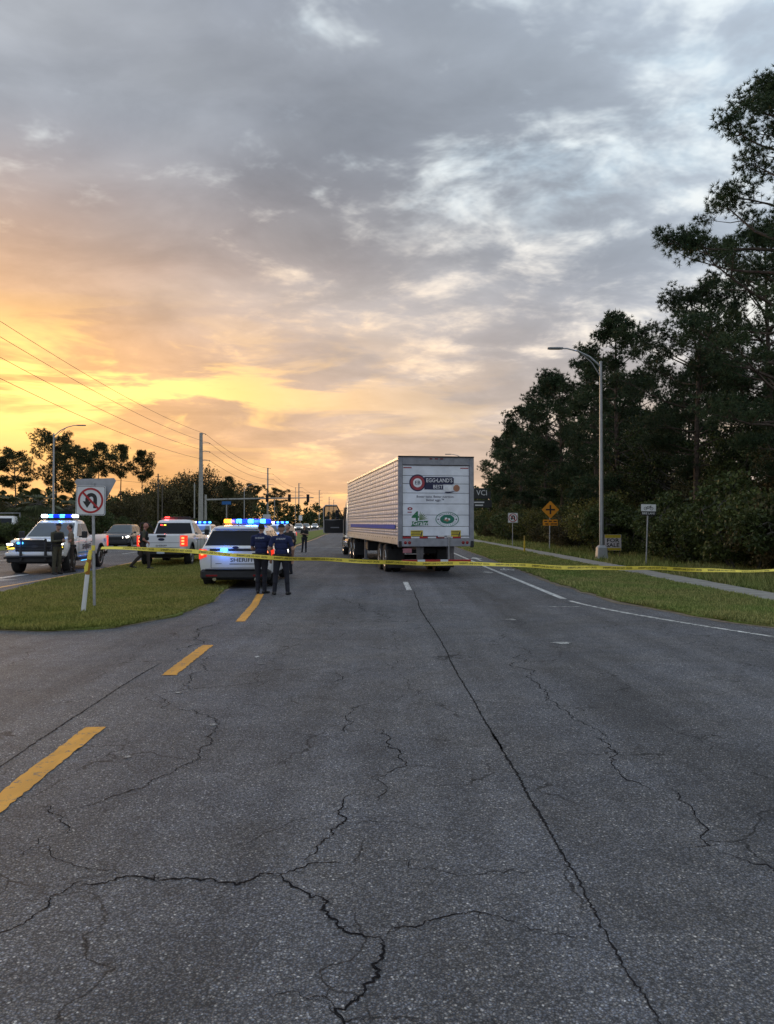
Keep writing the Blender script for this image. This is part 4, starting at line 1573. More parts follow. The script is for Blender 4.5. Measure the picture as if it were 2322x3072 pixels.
    lettering('lettering', tg, 'SHERIFF', .10, frame((0, -2.965, .86), (1, 0, 0), (0, 0, 1)), M_DECAL, .01, 1.3)
    mb = MB()
    mb.box((0, -2.98, .60), (1.86, .20, .22), .04)
    mb.build('rear_bumper', M_BLK, root, smooth=40)
    mb = MB()
    mb.box((0, -3.085, .62), (.31, .01, .155), .004)
    mb.build('licence_plate', M_PLATE, root)
    mb = MB()
    mb.box((0, 2.86, .97), (1.36, .05, .36), .03)
    gr = mb.build('grille', M_BLK, root)
    for k in range(3):
        c = MB()
        c.box((0, 2.893, .87 + k * .10), (1.30, .014, .022), .004)
        c.build('grille_bar', M_SEAM, gr)
    c = MB()
    c.prism(oval(.12, .05, 20), .012, frame((0, 2.90, .97), (-1, 0, 0), (0, 0, 1)))
    c.build('badge', M_SEAM, gr)
    mb = MB()
    mb.box((0, 2.90, .70), (1.98, .20, .13), .03)
    mb.build('front_bumper', P, root, smooth=40)
    mb = MB()
    mb.box((0, 2.84, .52), (1.90, .26, .24), .04)
    mb.build('bumper_skirt', M_BLK, root, smooth=40)
    mb = MB()
    for x in (-.42, .42):
        mb.box((x, 3.06, .86), (.09, .06, .78), .02)
    mb.tube([(-.42, 3.06, 1.18), (.42, 3.06, 1.18)], .035, 8)
    mb.tube([(-.42, 3.06, .62), (.42, 3.06, .62)], .04, 8)
    for s_ in (-1, 1):
        mb.tube([(s_ * .42, 3.07, .98), (s_ * .75, 3.05, .96), (s_ * .98, 2.94, .90)], .025, 6)
        mb.tube([(s_ * .42, 3.07, .62), (s_ * .85, 3.05, .60), (s_ * 1.03, 2.90, .58)], .045, 8)
    mb.build('push_bumper', M_BLK, root, smooth=50)
    mb = MB()
    mb.box((0, 0, .42), (1.3, 5.2, .14))
    mb.build('chassis', M_BLK, root)
    for y in (1.98, -1.72):
        for s_ in (-1, 1):
            wheel(root, s_ * .875, y, .41, .28, M_ALU, s_)
    return root


SUV = make_suv(M_PAINT_W, True)
PICKUP = make_pickup()
CAR = make_suv(M_PAINT_D, False, True)


def drop_part(root, names):
    for c in list(root.children_recursive):
        if c.name.split('.')[0] in names:
            bpy.data.objects.remove(c)


def repaint(root, old, new):
    done = {}
    for c in root.children_recursive:
        if c.type == 'MESH' and old in [q for q in c.data.materials]:
            if c.data.name not in done:
                done[c.data.name] = c.data.copy()
            c.data = done[c.data.name]
            for i, q in enumerate(c.data.materials):
                if q == old:
                    c.data.materials[i] = new


BLUE_L, WHITE_L = (0.05, 0.22, 1.0), (0.85, 0.92, 1.0)
far_suv = copy_tree(SUV)          # kept plain for the patrol cars farther on
pickup_rear = copy_tree(PICKUP)

# patrol SUV half on the median, rear to the camera
v = SUV
v.location = (-4.24, 23.75, 0.02)
v.rotation_euler = (0, 0, R(1.5))
v.scale = (1.04, 1.0, 1.0)
tag(v, 'white sheriff SUV seen from behind, parked half on the median with its roof lights on', 'police car', 'patrol vehicles')
b = light_bar(v, -.35, 1.74, 1.34, [(-.56, .22, M_ORANGE), (-.24, .15, M_CYAN), (.10, .15, M_CYAN), (.45, .15, M_CYAN), (-.385, .13, M_BLUE), (-.07, .18, M_BLUE), (.275, .19, M_BLUE), (.60, .14, M_BLUE)])
lamp(b, (.2, -.85, 1.90), BLUE_L, 70, .2)
lamp(b, (-.5, -.75, 1.84), (1.0, .4, .06), 18)
mb = MB()
mb.box((-.30, -2.50, 1.045), (.20, .02, .055), .01)
gl = mb.build('tailgate_beacon', M_CYAN, v)
lamp(gl, (-.30, -2.62, 1.045), BLUE_L, 6, .06)
lettering('lettering', v, 'SHERIFF', .145, frame((.17, -2.471, .76), (1, 0, 0), (0, 0, 1)), M_DECAL, .018, 1.25)
mb = MB()
mb.box((.17, -2.471, .655), (.66, .004, .022))
mb.build('decal_stripe', M_DECAL, v)
mb = MB()
mb.box((-.45, -2.471, .665), (.16, .004, .014))
mb.build('model_badge', M_DECAL, v)

# patrol pickup on the opposite carriageway, facing the camera
v = PICKUP
v.location = (-12.72, 30.2, 0.0)
v.rotation_euler = (0, 0, PI + R(5))
tag(v, 'white sheriff pickup facing the camera on the opposite carriageway, with a black push bumper', 'police pickup', 'patrol vehicles')
b = light_bar(v, .25, 1.975, 1.42, [(.58, .18, M_WBEAC), (.33, .14, M_CYAN), (.12, .24, M_BLUE), (-.10, .14, M_CYAN), (-.32, .26, M_BLUE), (-.58, .18, M_WBEAC)])
lamp(b, (0, .25, 2.25), BLUE_L, 45, .06)
mb = MB()
mb.box((.46, 3.02, 1.10), (.20, .05, .07), .01)
gl = mb.build('grille_beacon', M_CYAN, v)
lamp(gl, (.46, 3.12, 1.10), BLUE_L, 2.5, .05)
lettering('lettering', v, 'SHERIFF', .26, frame((-1.016, .25, .90), (0, -1, 0), (0, 0, 1)), M_DECAL, .02, 1.2)
mb = MB()
mb.box((-1.014, .30, .70), (.004, 1.9, .035))
mb.build('decal_stripe', mat('blue_stripe', (0.03, 0.28, 0.55), .4), v)
mb = MB()
mb.box((-1.0, .30, .40), (.03, 1.2, .04), .01)
gl = mb.build('side_beacon', M_CYAN, v)
lamp(gl, (-1.1, .30, .40), BLUE_L, 1.5, .1)
lettering('lettering', v, '911', .22, frame((-1.012, -2.35, 1.08), (0, -1, 0), (0, 0, 1)), mat('blue_print', (.02, .20, .55), .4), .02, 1.2)

# patrol pickup on the median, rear to the camera, driver's door open
v = pickup_rear
v.location = (-9.35, 34.3, 0.02)
v.rotation_euler = (0, 0, R(3.5))
tag(v, 'white sheriff pickup seen from behind on the median, tail lights glowing, driver door open', 'police pickup', 'patrol vehicles')
drop_part(v, ('push_bumper',))
b = light_bar(v, .25, 1.975, 1.40, [(-.46, .20, M_REDB), (.1, .9, M_BLK)], h=.06)
lamp(b, (-.46, -.05, 2.1), (1.0, .05, .05), 22, .1)
for x, m_ in ((-.52, M_REDB), (-.38, M_AMBER)):
    mb = MB()
    mb.box((x, -.60, 1.70), (.10, .03, .05), .01)
    mb.build('window_beacon', m_, v)
M = Matrix.Translation((-1.0, 1.20, 0)) @ Matrix.Rotation(R(-62), 4, 'Z') @ Matrix.Translation((1.0, -1.20, 0))
mb = MB()
mb.box((-1.0, .74, .84), (.07, .92, .76), .02, M)
dr = mb.build('open_door', M_PAINT_W, v)
mb = MB()
for y0, z0, y1, z1 in ((1.16, 1.22, .62, 1.78), (.62, 1.78, .30, 1.78), (.30, 1.78, .30, 1.22)):
    mb.tube([(-.98, y0, z0), (-.93 if z1 > 1.5 else -.98, y1, z1)], .03, 6, True, M)
mb.build('window_frame', M_BLK, dr)
mb = MB()
mb.box((-.955, .74, .90), (.02, .80, .60), .02, M)
mb.build('door_lining', M_BLK, dr)

# patrol SUVs farther up the road
def patrol(src, x, y, rz, label, mods, e):
    o = copy_tree(src)
    o.location = (x, y, 0.02)
    o.rotation_euler = (0, 0, rz)
    tag(o, label, 'police car', 'patrol vehicles')
    bb = light_bar(o, -.35, 1.74, 1.34, mods)
    lamp(bb, (0, .2, 1.95), BLUE_L, e, .3)
    return o


bl4 = [(-.54, .16, M_CYAN), (-.18, .16, M_CYAN), (.18, .16, M_CYAN), (.54, .20, M_WBEAC), (-.36, .18, M_BLUE), (0, .18, M_BLUE), (.36, .18, M_BLUE)]
patrol(far_suv, -13.7, 57.0, PI + R(4), 'white patrol SUV with lit blue roof bar between the rear-facing pickup and the sheriff SUV', bl4, 8)
patrol(far_suv, -8.3, 59.5, PI - R(2), 'white patrol SUV facing the camera behind the two officers, headlights and blue roof lights on', bl4, 8)
far = far_suv
far.location = (-16.3, 96.0, 0.0)
far.rotation_euler = (0, 0, PI)
tag(far, 'farthest patrol SUV, only its blue roof bar showing above the sheriff SUV', 'police car', 'patrol vehicles')
light_bar(far, -.35, 1.74, 1.34, [(-.3, .6, M_BLUE), (.35, .5, M_CYAN)])

# ordinary traffic on the opposite carriageway
c = CAR
c.name = 'car'
c.location = (-19.7, 57.5, 0)
c.rotation_euler = (0, 0, PI + R(6))
tag(c, 'dark grey SUV with headlights on, left of the rear-facing pickup', 'car', 'traffic on the opposite carriageway')
for x, y, p_, lab in ((-14.6, 74.0, M_PAINT_W, 'white car whose headlight shows just left of the two officers'), (-20.3, 178.0, M_PAINT_W, 'white SUV with headlights on behind the lone distant person'), (-20.6, 196.0, M_PAINT_S, 'silver car behind the white SUV in the distance'),
                      (-20.4, 218.0, M_PAINT_W, 'small white car nearest the open truck door in the distance'), (-24.6, 190.0, M_PAINT_D, 'dark car in the far outer lane of the oncoming traffic'), (-17.6, 262.0, M_PAINT_S, 'tiny silver car at the far end of the oncoming line')):
    o = copy_tree(CAR)
    repaint(o, M_PAINT_D, p_)
    o.location = (x, y, 0)
    o.rotation_euler = (0, 0, PI + R(4))
    tag(o, lab, 'car', 'traffic on the opposite carriageway')


# ------------------------------------------------------------------ white work truck at the left edge
def work_truck():
    o = empty('work_truck', (-33.1, 67.5, 0), PI + R(8), 'white work truck at the left edge, partly hidden behind the hedge', 'truck')
    mb = MB()
    mb.box((0, 1.6, 1.05), (2.2, 2.0, .95), .12)
    mb.loft([rrect(1.08, .6, 2.3, 1.5, .1), rrect(.95, .7, 1.75, 2.35, .12), rrect(.8, .9, 1.5, 2.42, .12)])
    mb.build('cab', M_PAINT_W, o, smooth=35)
    plate('windshield', o, [(-.95, 2.23, 1.6), (.95, 2.23, 1.6), (.85, 1.86, 2.22), (-.85, 1.86, 2.22)], M_GLASS, (0, 1, .5), .01)
    mb = MB()
    mb.box((0, 2.62, .95), (1.3, .06, .5), .02)
    mb.build('grille', M_BLK, o)
    mb = MB()
    mb.box((0, -1.6, 1.0), (2.3, 4.2, .25), .03)
    mb.build('flatbed', M_FRAME, o)
    mb = MB()
    for x in (-1.05, 1.05):
        mb.box((x, .45, 1.9), (.08, .08, 1.6), .01)
        mb.box((x, -3.4, 1.7), (.08, .08, 1.2), .01)
    mb.box((0, .45, 2.68), (2.2, .08, .08), .01)
    mb.build('headboard', M_FRAME, o)
    for s_ in (-1, 1):
        mb = MB()
        mb.box((s_ * .85, 2.63, 1.0), (.3, .05, .2), .02)
        mb.build('headlight', M_HEAD, o)
        wheel(o, s_ * .95, 1.7, .45, .28, M_STEEL, s_)
        wheel(o, s_ * .95, -2.2, .45, .28, M_STEEL, s_)


work_truck()


# ================================================================== THE TRUCK
def quilt_material():
    return mat('quilted_steel', (0.37, 0.42, 0.54), 0.45, metal=0.35, var=0.16, vscale=3)


TR_RZ = R(9.0)
_c, _s = math.cos(TR_RZ), math.sin(TR_RZ)
TR_LOC = (0.366 + 1.29 * _c, 25.45 + 1.29 * _s, 0.0)


def make_trailer():
    o = empty('semi_trailer', TR_LOC, TR_RZ, 'long box trailer with quilted steel sides and white printed roll-up rear door', 'trailer')
    W, L, Z0, Z1 = 1.29, 16.0, 1.08, 4.00
    # shell behind the quilt, roof, floor
    mb = MB()
    mb.box((0, L / 2 + .06, (Z0 + Z1) / 2), (2 * W - .06, L - .14, Z1 - Z0 - .06))
    mb.build('box_shell', M_FRAME, o)
    mb = MB()
    mb.box((0, L / 2, Z1 - .012), (2 * W - .02, L - .02, .05), .015)
    mb.build('roof', M_ALU, o)
    # quilted side walls: stamped squares between ribs
    for s_ in (-1, 1):
        mb = MB()
        x = s_ * (W - .022)
        ncol, rows = 33, []
        z = Z0 + .30
        hs = [.10, .10, .10, .16, .16, .10, .16, .16, .16, .16, .16, .16, .16, .16, .16, .16, .16]
        for h in hs:
            if z + h < Z1 - .08:
                rows.append((z, z + h))
                z += h
        for i in range(ncol):
            y0, y1 = .12 + (L - .2) * i / ncol, .12 + (L - .2) * (i + 1) / ncol
            for (a, b) in rows:
                m_ = .020
                mid = (x + s_ * .007, (y0 + y1) / 2, (a + b) / 2 + RNG.uniform(-.02, .02))
                n_ = .022
                vs = [(x, y0 + n_, a + m_), (x, y1 - n_, a + m_), (x, y1 - n_, b - m_), (x, y0 + n_, b - m_), mid,
                      (x - s_ * .020, y0, a), (x - s_ * .020, y1, a), (x - s_ * .020, y1, b), (x - s_ * .020, y0, b)]
                fs = [(0, 1, 4), (1, 2, 4), (2, 3, 4), (3, 0, 4), (5, 6, 1, 0), (6, 7, 2, 1), (7, 8, 3, 2), (8, 5, 0, 3)]
                if s_ < 0:
                    fs = [q[::-1] for q in fs]
                mb.add(vs, fs)
        mb.m = [0, 0, 0, 0, 1, 1, 1, 1] * (len(mb.f) // 8)
        mb.build('side_wall', [quilt_material(), mat('quilt_groove', (.24, .25, .28), .5, var=.2)], o)
        mb = MB()
        mb.box((s_ * (W - .02), L / 2, Z0 + .14), (.03, L, .27), .006)
        rl = mb.build('bottom_rail', M_ALU, o)
        mb = MB()
        mb.box((s_ * (W - .018), L / 2, Z1 - .05), (.04, L, .10), .008)
        mb.build('top_rail', M_ALU, o)
        for k in range(26):
            q = MB()
            q.box((s_ * (W - .003), .5 + k * .60, Z0 + .20), (.006, .09, .035))
            q.build('vent_slot', M_SEAM, rl)
        q = MB()
        q.box((s_ * (W + .002), 7.4, Z0 + .60), (.006, 13.6, .15))
        q.build('blue_stripe', mat('blue_stripe_print', (0.0, 0.055, 0.40), .6, spec=.1), o)
        # corner posts at the rear
        q = MB()
        q.box((s_ * (W - .075), .05, (Z1 + 1.03) / 2 + .01), (.15, .12, Z1 - 1.0), .012)
        q.build('corner_post', M_FRAME, o)
    q = MB()
    q.box((0, .05, Z1 - .13), (2 * W - .29, .12, .27), .012)
    hd = q.build('header', M_FRAME, o)
    for x in (-.18, 0, .18):
        q = MB()
        q.box((x, -.016, Z1 - .06), (.10, .02, .035), .006)
        q.build('marker_lamp', M_TAIL_OFF, hd)
    q = MB()
    q.box((0, .0, Z1 + .012), (2 * W, .10, .035), .006)
    q.build('roof_cap', M_BLK, o)
    # roll-up door panels
    zs = [1.37, 1.69, 2.07, 2.44, 2.80, 3.11, 3.38, 3.725]
    M_DOOR = mat('white_door_panel', (0.66, 0.69, 0.75), 0.38, var=0.13, vscale=1.6, coat=0.2)
    for a, b in zip(zs[:-1], zs[1:]):
        q = MB()
        q.box((0, .06, (a + b) / 2), (2.26, .05, b - a - .014), .006)
        q.build('door_panel', M_DOOR, o)
    q = MB()
    q.box((0, .085, 2.5), (2.30, .02, 2.5))
    q.build('door_backing', M_SEAM, o)
    q = MB()
    q.box((0, .03, 3.735), (2.28, .05, .03))
    q.build('door_seal', M_BLK, o)
    # graphics on the door
    FY = .032
    dx = 0.0

    def F(x, z, d=0.0):
        return frame((x + dx, FY - d, z), (1, 0, 0), (0, 0, 1))
    M_RED = mat('crimson_print', (0.30, 0.03, 0.045), .45)
    M_WHT = mat('white_print', (0.72, 0.73, 0.76), .45)
    M_GRN = mat('green_print', (0.01, 0.14, 0.055), .45)
    M_TEAL = mat('teal_print', (0.01, 0.15, 0.10), .45)
    M_BRN = mat('brown_print', (0.34, 0.15, 0.085), .5)
    M_YLW = mat('yellow_print', (0.55, 0.42, 0.03), .5)
    q = MB()
    q.prism(oval(.28, .28, 36), .003, F(-.63, 3.14))
    lg = q.build('round_logo', M_NAVY, o)
    q = MB()
    annulus(q, .24, .15, .003, F(-.63, 3.14, .003))
    q.build('logo_ring', M_RED, lg)
    q = MB()
    q.prism(oval(.15, .15, 28), .003, F(-.63, 3.14, .003))
    q.build('logo_centre', M_WHT, lg)
    lettering('lettering', lg, 'EB', .17, F(-.63, 3.14, .008), M_NAVY, .01, 1.1)
    q = MB()
    q.prism([(-.40, 2.92), (.24, 2.92), (.24, 3.09), (.56, 3.09), (.605, 3.13), (.605, 3.30), (.56, 3.34), (-.40, 3.34)], .003, F(0, 0))
    nb = q.build('name_board', M_NAVY, o)
    lettering('lettering', nb, "EGG•LAND'S", .185, F(.11, 3.22, .006), M_WHT, .01, .86)
    lettering('lettering', nb, 'BEST', .165, F(.06, 3.01, .006), M_WHT, .01, .95)
    q = MB()
    q.prism(oval(.165, .105, 26, .42, 2.97), .004, F(0, 0, .003))
    q.build('printed_egg', M_WHT, o)
    q = MB()
    q.prism(oval(.11, .115, 24, .70, 2.97), .004, F(0, 0, .0034))
    q.build('printed_egg', M_BRN, o)
    q = MB()
    q.prism([(.30, 2.82), (.42, 2.80), (.56, 2.83), (.66, 2.87), (.55, 2.86), (.42, 2.845), (.32, 2.85)], .003, F(0, 0, .003))
    q.build('printed_swoosh', M_NAVY, o)
    lettering('lettering', o, 'Better taste. Better nutrition.', .108, F(-.02, 2.68), M_NAVY, .008)
    lettering('lettering', o, 'Better eggs.™', .108, F(-.03, 2.57), M_NAVY, .008)
    q = MB()
    annulus(q, .085, .035, .003, F(-.885, 2.28), 20, 0, .6)
    q.build('red_emblem', M_RED, o)
    q = MB()
    q.box((-.895, FY, 2.165), (.14, .004, .03))
    q.build('red_emblem_line', M_RED, o)
    lettering('lettering', o, '4', .42, F(-.70, 2.02), M_GRN, .03, 1.15)
    for k in range(6):
        a = R(12 + k * 14)
        x0, z0 = -.57, 1.90
        ln = .30
        q = MB()
        q.prism([(0, -.006), (ln * .6, -.016), (ln, 0), (ln * .6, .016), (0, .006)], .003, F(x0, z0) @ Matrix.Rotation(a, 4, 'Z'))
        q.build('wheat_sprig', mat('sage_print', (.16, .22, .12), .5), o)
    q = MB()
    q.prism([(-.85, 1.70), (-.27, 1.74), (-.31, 1.80), (-.26, 1.88), (-.82, 1.86), (-.80, 1.78)], .003, F(0, 0, .001))
    rb = q.build('printed_ribbon', M_GRN, o)
    lettering('lettering', rb, 'Grain', .19, F(-.55, 1.795, .006), M_WHT, .01, 1.1)
    q = MB()
    annulus(q, .40, .375, .003, F(.38, 1.93), 40, 0, .62)
    ov = q.build('oval_crest', M_TEAL, o)
    q = MB()
    q.prism(oval(.245, .15, 32, .38, 1.93), .003, F(0, 0))
    q.build('crest_centre', M_TEAL, ov)
    for px, pz, r_, m_ in ((.34, 1.95, .045, M_WHT), (.44, 1.93, .04, M_WHT), (.38, 1.90, .05, M_BRN), (.30, 1.91, .035, M_BRN)):
        q = MB()
        q.prism(oval(r_, r_ * .9, 12, px, pz), .003, F(0, 0, .003 + r_ * .02))
        q.build('crest_figure', m_, ov)
    for px in (.07, .69):
        q = MB()
        q.prism(oval(.025, .025, 8, px, 1.93), .003, F(0, 0))
        q.build('crest_dot', M_NAVY, ov)
    q = MB()
    for t_ in range(26):
        a = 2 * PI * t_ / 26
        if abs(math.cos(a)) > .93:
            continue
        q.box((.38 + .31 * math.cos(a), FY - .001, 1.93 + .195 * math.sin(a)), (.022, .003, .022))
    q.build('crest_lettering', M_TEAL, ov)
    for x0, x1, bars in ((-.86, -.45, 4), (.51, .845, 3)):
        q = MB()
        q.box(((x0 + x1) / 2, FY, 1.445), (x1 - x0, .004, .23))
        stk = q.build('yellow_sticker', M_YLW, o)
        for k in range(bars):
            q = MB()
            ww = (x1 - x0) * (.78 - .12 * (k % 2))
            q.box(((x0 + x1) / 2 - .03, FY - .003, 1.525 - k * .053), (ww, .003, .020))
            q.build('sticker_line', M_DECAL, stk)
        q = MB()
        q.prism([(x1 - .09, 1.35), (x1 - .05, 1.35), (x1 - .01, 1.52), (x1 - .05, 1.52)], .003, F(0, 0, .004))
        q.build('sticker_figure', M_DECAL, stk)
    for s_ in (-1, 1):
        q = MB()
        q.box((s_ * .97, FY, 3.64), (.28, .004, .035))
        q.build('corner_marking', M_RED, o)
    # reflective strip, sill, lamps
    M_RR = mat('red_reflective', (0.34, 0.012, 0.018), .35)
    M_RW = mat('white_reflective', (0.62, 0.63, 0.66), .35)
    for k in range(8):
        q = MB()
        x0 = -1.13 + k * .2825
        q.box((x0 + .141, .026, 1.325), (.2805, .004, .055))
        q.build('reflective_strip', M_RR if k % 2 == 0 else M_RW, o)
    q = MB()
    q.box((0, .05, 1.155), (2.30, .16, .26), .012)
    sill = q.build('rear_sill', M_FRAME, o)
    for s_ in (-1, 1):
        for dxl in (.08, .22):
            q = MB()
            q.lathe([(.055, -.06), (.055, .0), (.035, .015)], 16, frame((s_ * (1.13 - dxl), -.03, 1.155), (1, 0, 0), (0, 0, 1)))
            q.build('tail_lamp', M_TAIL_OFF, sill, smooth=40)
        q = MB()
        q.box((s_ * 1.225, .02, 1.10), (.11, .10, .22), .02)
        q.build('dock_bumper', M_BLK, o)
        q = MB()
        q.prism([(-.10, -.50), (.10, -.50), (.13, 0), (-.13, 0)], .03, frame((s_ * .52 - .02, .10, 1.03), (1, 0, 0), (0, 0, 1)))
        q.build('guard_post', mat('grimy_steel', (.085, .08, .082), .7, var=.3, vscale=8), o)
    q = MB()
    q.tube([(.42, -.05, 1.30), (.42, -.05, .60)], .018, 6)
    q.build('grab_rod', M_ALU, o)
    q = MB()
    q.box((.42, -.035, 1.36), (.14, .05, .08), .01)
    q.box((.16, -.02, 1.36), (.22, .03, .06), .01)
    q.build('door_latch', M_ALU, o)
    q = MB()
    q.box((-.98, .0, .89), (.30, .012, .15), .004)
    q.build('licence_plate', mat('reddish_plate', (.33, .13, .15), .45), o)
    for k in range(9):
        q = MB()
        x0 = -1.17 + k * .26
        q.box((x0 + .13, -.02, .54), (.2585, .10, .10), .008)
        q.build('underride_guard', M_RR if k not in (2, 5) else M_RW, o)
    # running gear
    q = MB()
    for x in (-.45, .45):
        q.box((x, L / 2, .98), (.10, L - 1.0, .18))
    q.box((0, 3.9, .80), (1.1, 3.0, .20))
    q.build('subframe', M_BLK, o)
    for y in (3.35, 4.65):
        q = MB()
        q.tube([(-1.1, y, .51), (1.1, y, .51)], .07, 10)
        q.build('axle', M_BLK, o)
        for s_ in (-1, 1):
            wheel(o, s_ * 1.10, y, .51, .27, M_ALU, s_)
            wheel(o, s_ * .79, y, .51, .27, M_STEEL, s_)
    for s_ in (-1, 1):
        q = MB()
        q.box((s_ * .92, 2.55, .52), (.62, .02, .68))
        q.build('mud_flap', M_BLK, o)
        q = MB()
        q.box((s_ * .85, 11.6, .60), (.12, .12, .95), .01)
        q.box((s_ * .85, 11.6, .10), (.28, .28, .04), .01)
        q.build('landing_leg', M_FRAME, o)
    q = MB()
    q.box((-.2, 10.2, .75), (1.6, .8, .4), .04)
    q.build('cargo_rack', M_BLK, o)


make_trailer()


def see_through():
    m = bpy.data.materials.new('clear_door_glass')
    m.use_nodes = True
    t = m.node_tree
    b = t.nodes['Principled BSDF']
    b.inputs['Base Color'].default_value = (.05, .055, .06, 1)
    b.inputs['Roughness'].default_value = .05
    tr = t.nodes.new('ShaderNodeBsdfTransparent')
    tr.inputs[0].default_value = (.80, .83, .85, 1)
    mx = t.nodes.new('ShaderNodeMixShader')
    mx.inputs[0].default_value = .72
    t.links.new(b.outputs[0], mx.inputs[1])
    t.links.new(tr.outputs[0], mx.inputs[2])
    t.links.new(mx.outputs[0], t.nodes['Material Output'].inputs[0])
    return m


def make_tractor():
    o = empty('tractor_unit', TR_LOC, TR_RZ, 'white truck tractor ahead of the trailer, its driver door standing open', 'truck')
    W = 1.20
    q = MB()
    for x in (-.42, .42):
        q.box((x, 17.0, .85), (.10, 7.4, .26))
    q.build('chassis', M_BLK, o)
    q = MB()
    q.loft([rrect(W, 16.75, 18.95, 1.02, .12), rrect(W, 16.75, 18.95, 1.95, .12), rrect(W - .06, 16.78, 18.65, 2.75, .16), rrect(W - .12, 16.85, 18.35, 3.2, .2), rrect(W - .25, 17.0, 18.0, 3.7, .25)])
    q.build('cab', M_PAINT_W, o, smooth=35)
    q = MB()
    q.loft([rrect(1.05, 18.8, 20.5, .75, .15), rrect(1.02, 18.8, 20.55, 1.4, .2), rrect(.92, 18.85, 20.3, 1.72, .25), rrect(.7, 18.9, 20.0, 1.80, .25)])
    q.build('hood', M_PAINT_W, o, smooth=35)
    plate('windshield', o, [(-1.0, 18.90, 1.95), (1.0, 18.90, 1.95), (.92, 18.62, 2.70), (-.92, 18.62, 2.70)], M_GLASS, (0, 1, .3), .012)
    # door opening and the opened door, hinged at its front edge
    q = MB()
    q.box((-W + .01, 18.0, 1.90), (.06, 1.0, 1.55))
    q.build('door_opening', M_BLK, o)
    H = Matrix.Translation((-W - .02, 18.62, 0)) @ Matrix.Rotation(R(-84), 4, 'Z')
    out = [(0, 1.22), (-1.06, 1.22), (-1.12, 1.32), (-1.12, 2.02), (0, 2.02)]
    q = MB()
    q.prism([(c[0], c[1]) for c in out[:1]] + [(c[0], c[1]) for c in out[1:]], .02, H @ frame((-.035, 0, 0), (0, 1, 0), (0, 0, 1)))
    q.build('door_skin', M_PAINT_S, o)
    q = MB()
    low = [(-.03, 1.25), (-1.05, 1.25), (-1.09, 1.34), (-1.09, 1.98), (-.6, 1.96), (-.03, 2.02)]
    q.prism(low, .04, H @ frame((-.012, 0, 0), (0, 1, 0), (0, 0, 1)))
    dl = q.build('door_lining', M_BLK, o)
    q = MB()
    q.box((0, 0, 0), (.03, .5, .06), .01, H @ Matrix.Translation((.035, -.5, 1.55)))
    q.build('arm_rest', M_FRAME, dl)
    q = MB()
    q.tube([(-.02, -1.13, 1.25), (-.02, -1.14, 2.70), (-.02, -1.03, 2.81), (-.02, -.36, 2.81)], .03, 6, True, H)
    q.build('door_edge', M_PAINT_S, o)
    q = MB()
    fr = [(-1.09, 2.0), (-1.09, 2.68), (-1.0, 2.77), (-.38, 2.77), (-.07, 2.21), (-.03, 2.04)]
    q.tube([(0.01, c[0], c[1]) for c in fr], .035, 6, True, H)
    q.build('door_frame', M_BLK, o)
    q = MB()
    gl = [(-1.06, 2.0), (-1.06, 2.66), (-.99, 2.74), (-.40, 2.74), (-.10, 2.20), (-.06, 2.03)]
    q.prism(gl, .006, H @ frame((.0, 0, 0), (0, 1, 0), (0, 0, 1)))
    q.build('door_glass', see_through(), o)
    for s_ in (-1, 1):
        q = MB()
        q.tube([(s_ * .98, 16.1, .72), (s_ * .98, 17.6, .72)], .30, 18)
        q.build('fuel_tank', M_CHROME, o, smooth=40)
        for k in range(2):
            q = MB()
            q.box((s_ * 1.14, 17.98, .50 + .32 * k), (.24, .5, .05), .01)
            q.build('cab_step', M_CHROME, o)
        q = MB()
        q.tube([(s_ * 1.0, 16.55, .9), (s_ * 1.0, 16.55, 3.6)], .07, 10)
        q.build('exhaust_stack', M_CHROME, o, smooth=40)
        q = MB()
        q.box((s_ * 1.55, 18.85, 2.25), (.20, .10, .60), .03)
        q.tube([(s_ * 1.2, 18.9, 2.5), (s_ * 1.55, 18.87, 2.5)], .02, 6)
        q.build('mirror', M_BLK, o)
        wheel(o, s_ * 1.02, 19.3, .52, .30, M_CHROME, s_)
        for y in (13.6, 14.95):
            wheel(o, s_ * 1.09, y, .51, .27, M_CHROME, s_)
            wheel(o, s_ * .78, y, .51, .27, M_STEEL, s_)
        q = MB()
        q.box((s_ * .92, 12.85, .55), (.62, .02, .62))
        q.build('mud_flap', M_BLK, o)
    q = MB()
    q.tube([(-.6, 14.2, .98), (.6, 14.2, .98)], .3, 12)
    q.build('fifth_wheel', M_BLK, o)


make_tractor()


# ================================================================== PEOPLE
M_SKIN = mat('skin', (0.34, 0.20, 0.145), 0.55, var=0.08)
M_SKIN_P = mat('sunburnt_skin', (0.36, 0.16, 0.12), 0.55, var=0.08)
M_NAVYS = mat('navy_shirt', (0.009, 0.017, 0.075), 0.85, var=0.25, vscale=9, bump=0.4, bscale=22)
M_NAVYP = mat('dark_navy_trousers', (0.013, 0.014, 0.024), 0.9, var=0.25, vscale=9, bump=0.4, bscale=18)
M_OLIVE = mat('olive_uniform', (0.062, 0.058, 0.038), 0.9, var=0.25, vscale=9, bump=0.4, bscale=18)
M_TAN = mat('tan_shirt', (0.155, 0.115, 0.080), 0.9, var=0.22, vscale=9, bump=0.4, bscale=18)
M_BROWNP = mat('dark_brown_trousers', (0.040, 0.030, 0.026), 0.9, var=0.22, vscale=9, bump=0.4, bscale=18)
M_SHOE = mat('black_boot_leather', (0.010, 0.010, 0.011), 0.5, var=0.2)
M_HAIR = mat('dark_hair', (0.018, 0.014, 0.012), 0.7, var=0.3, vscale=40)
M_VEST = mat('black_vest', (0.013, 0.014, 0.015), 0.9, var=0.3, vscale=12, bump=0.4, bscale=30)
M_LOGO = mat('grey_white_print', (0.45, 0.47, 0.52), 0.7, var=0.05)


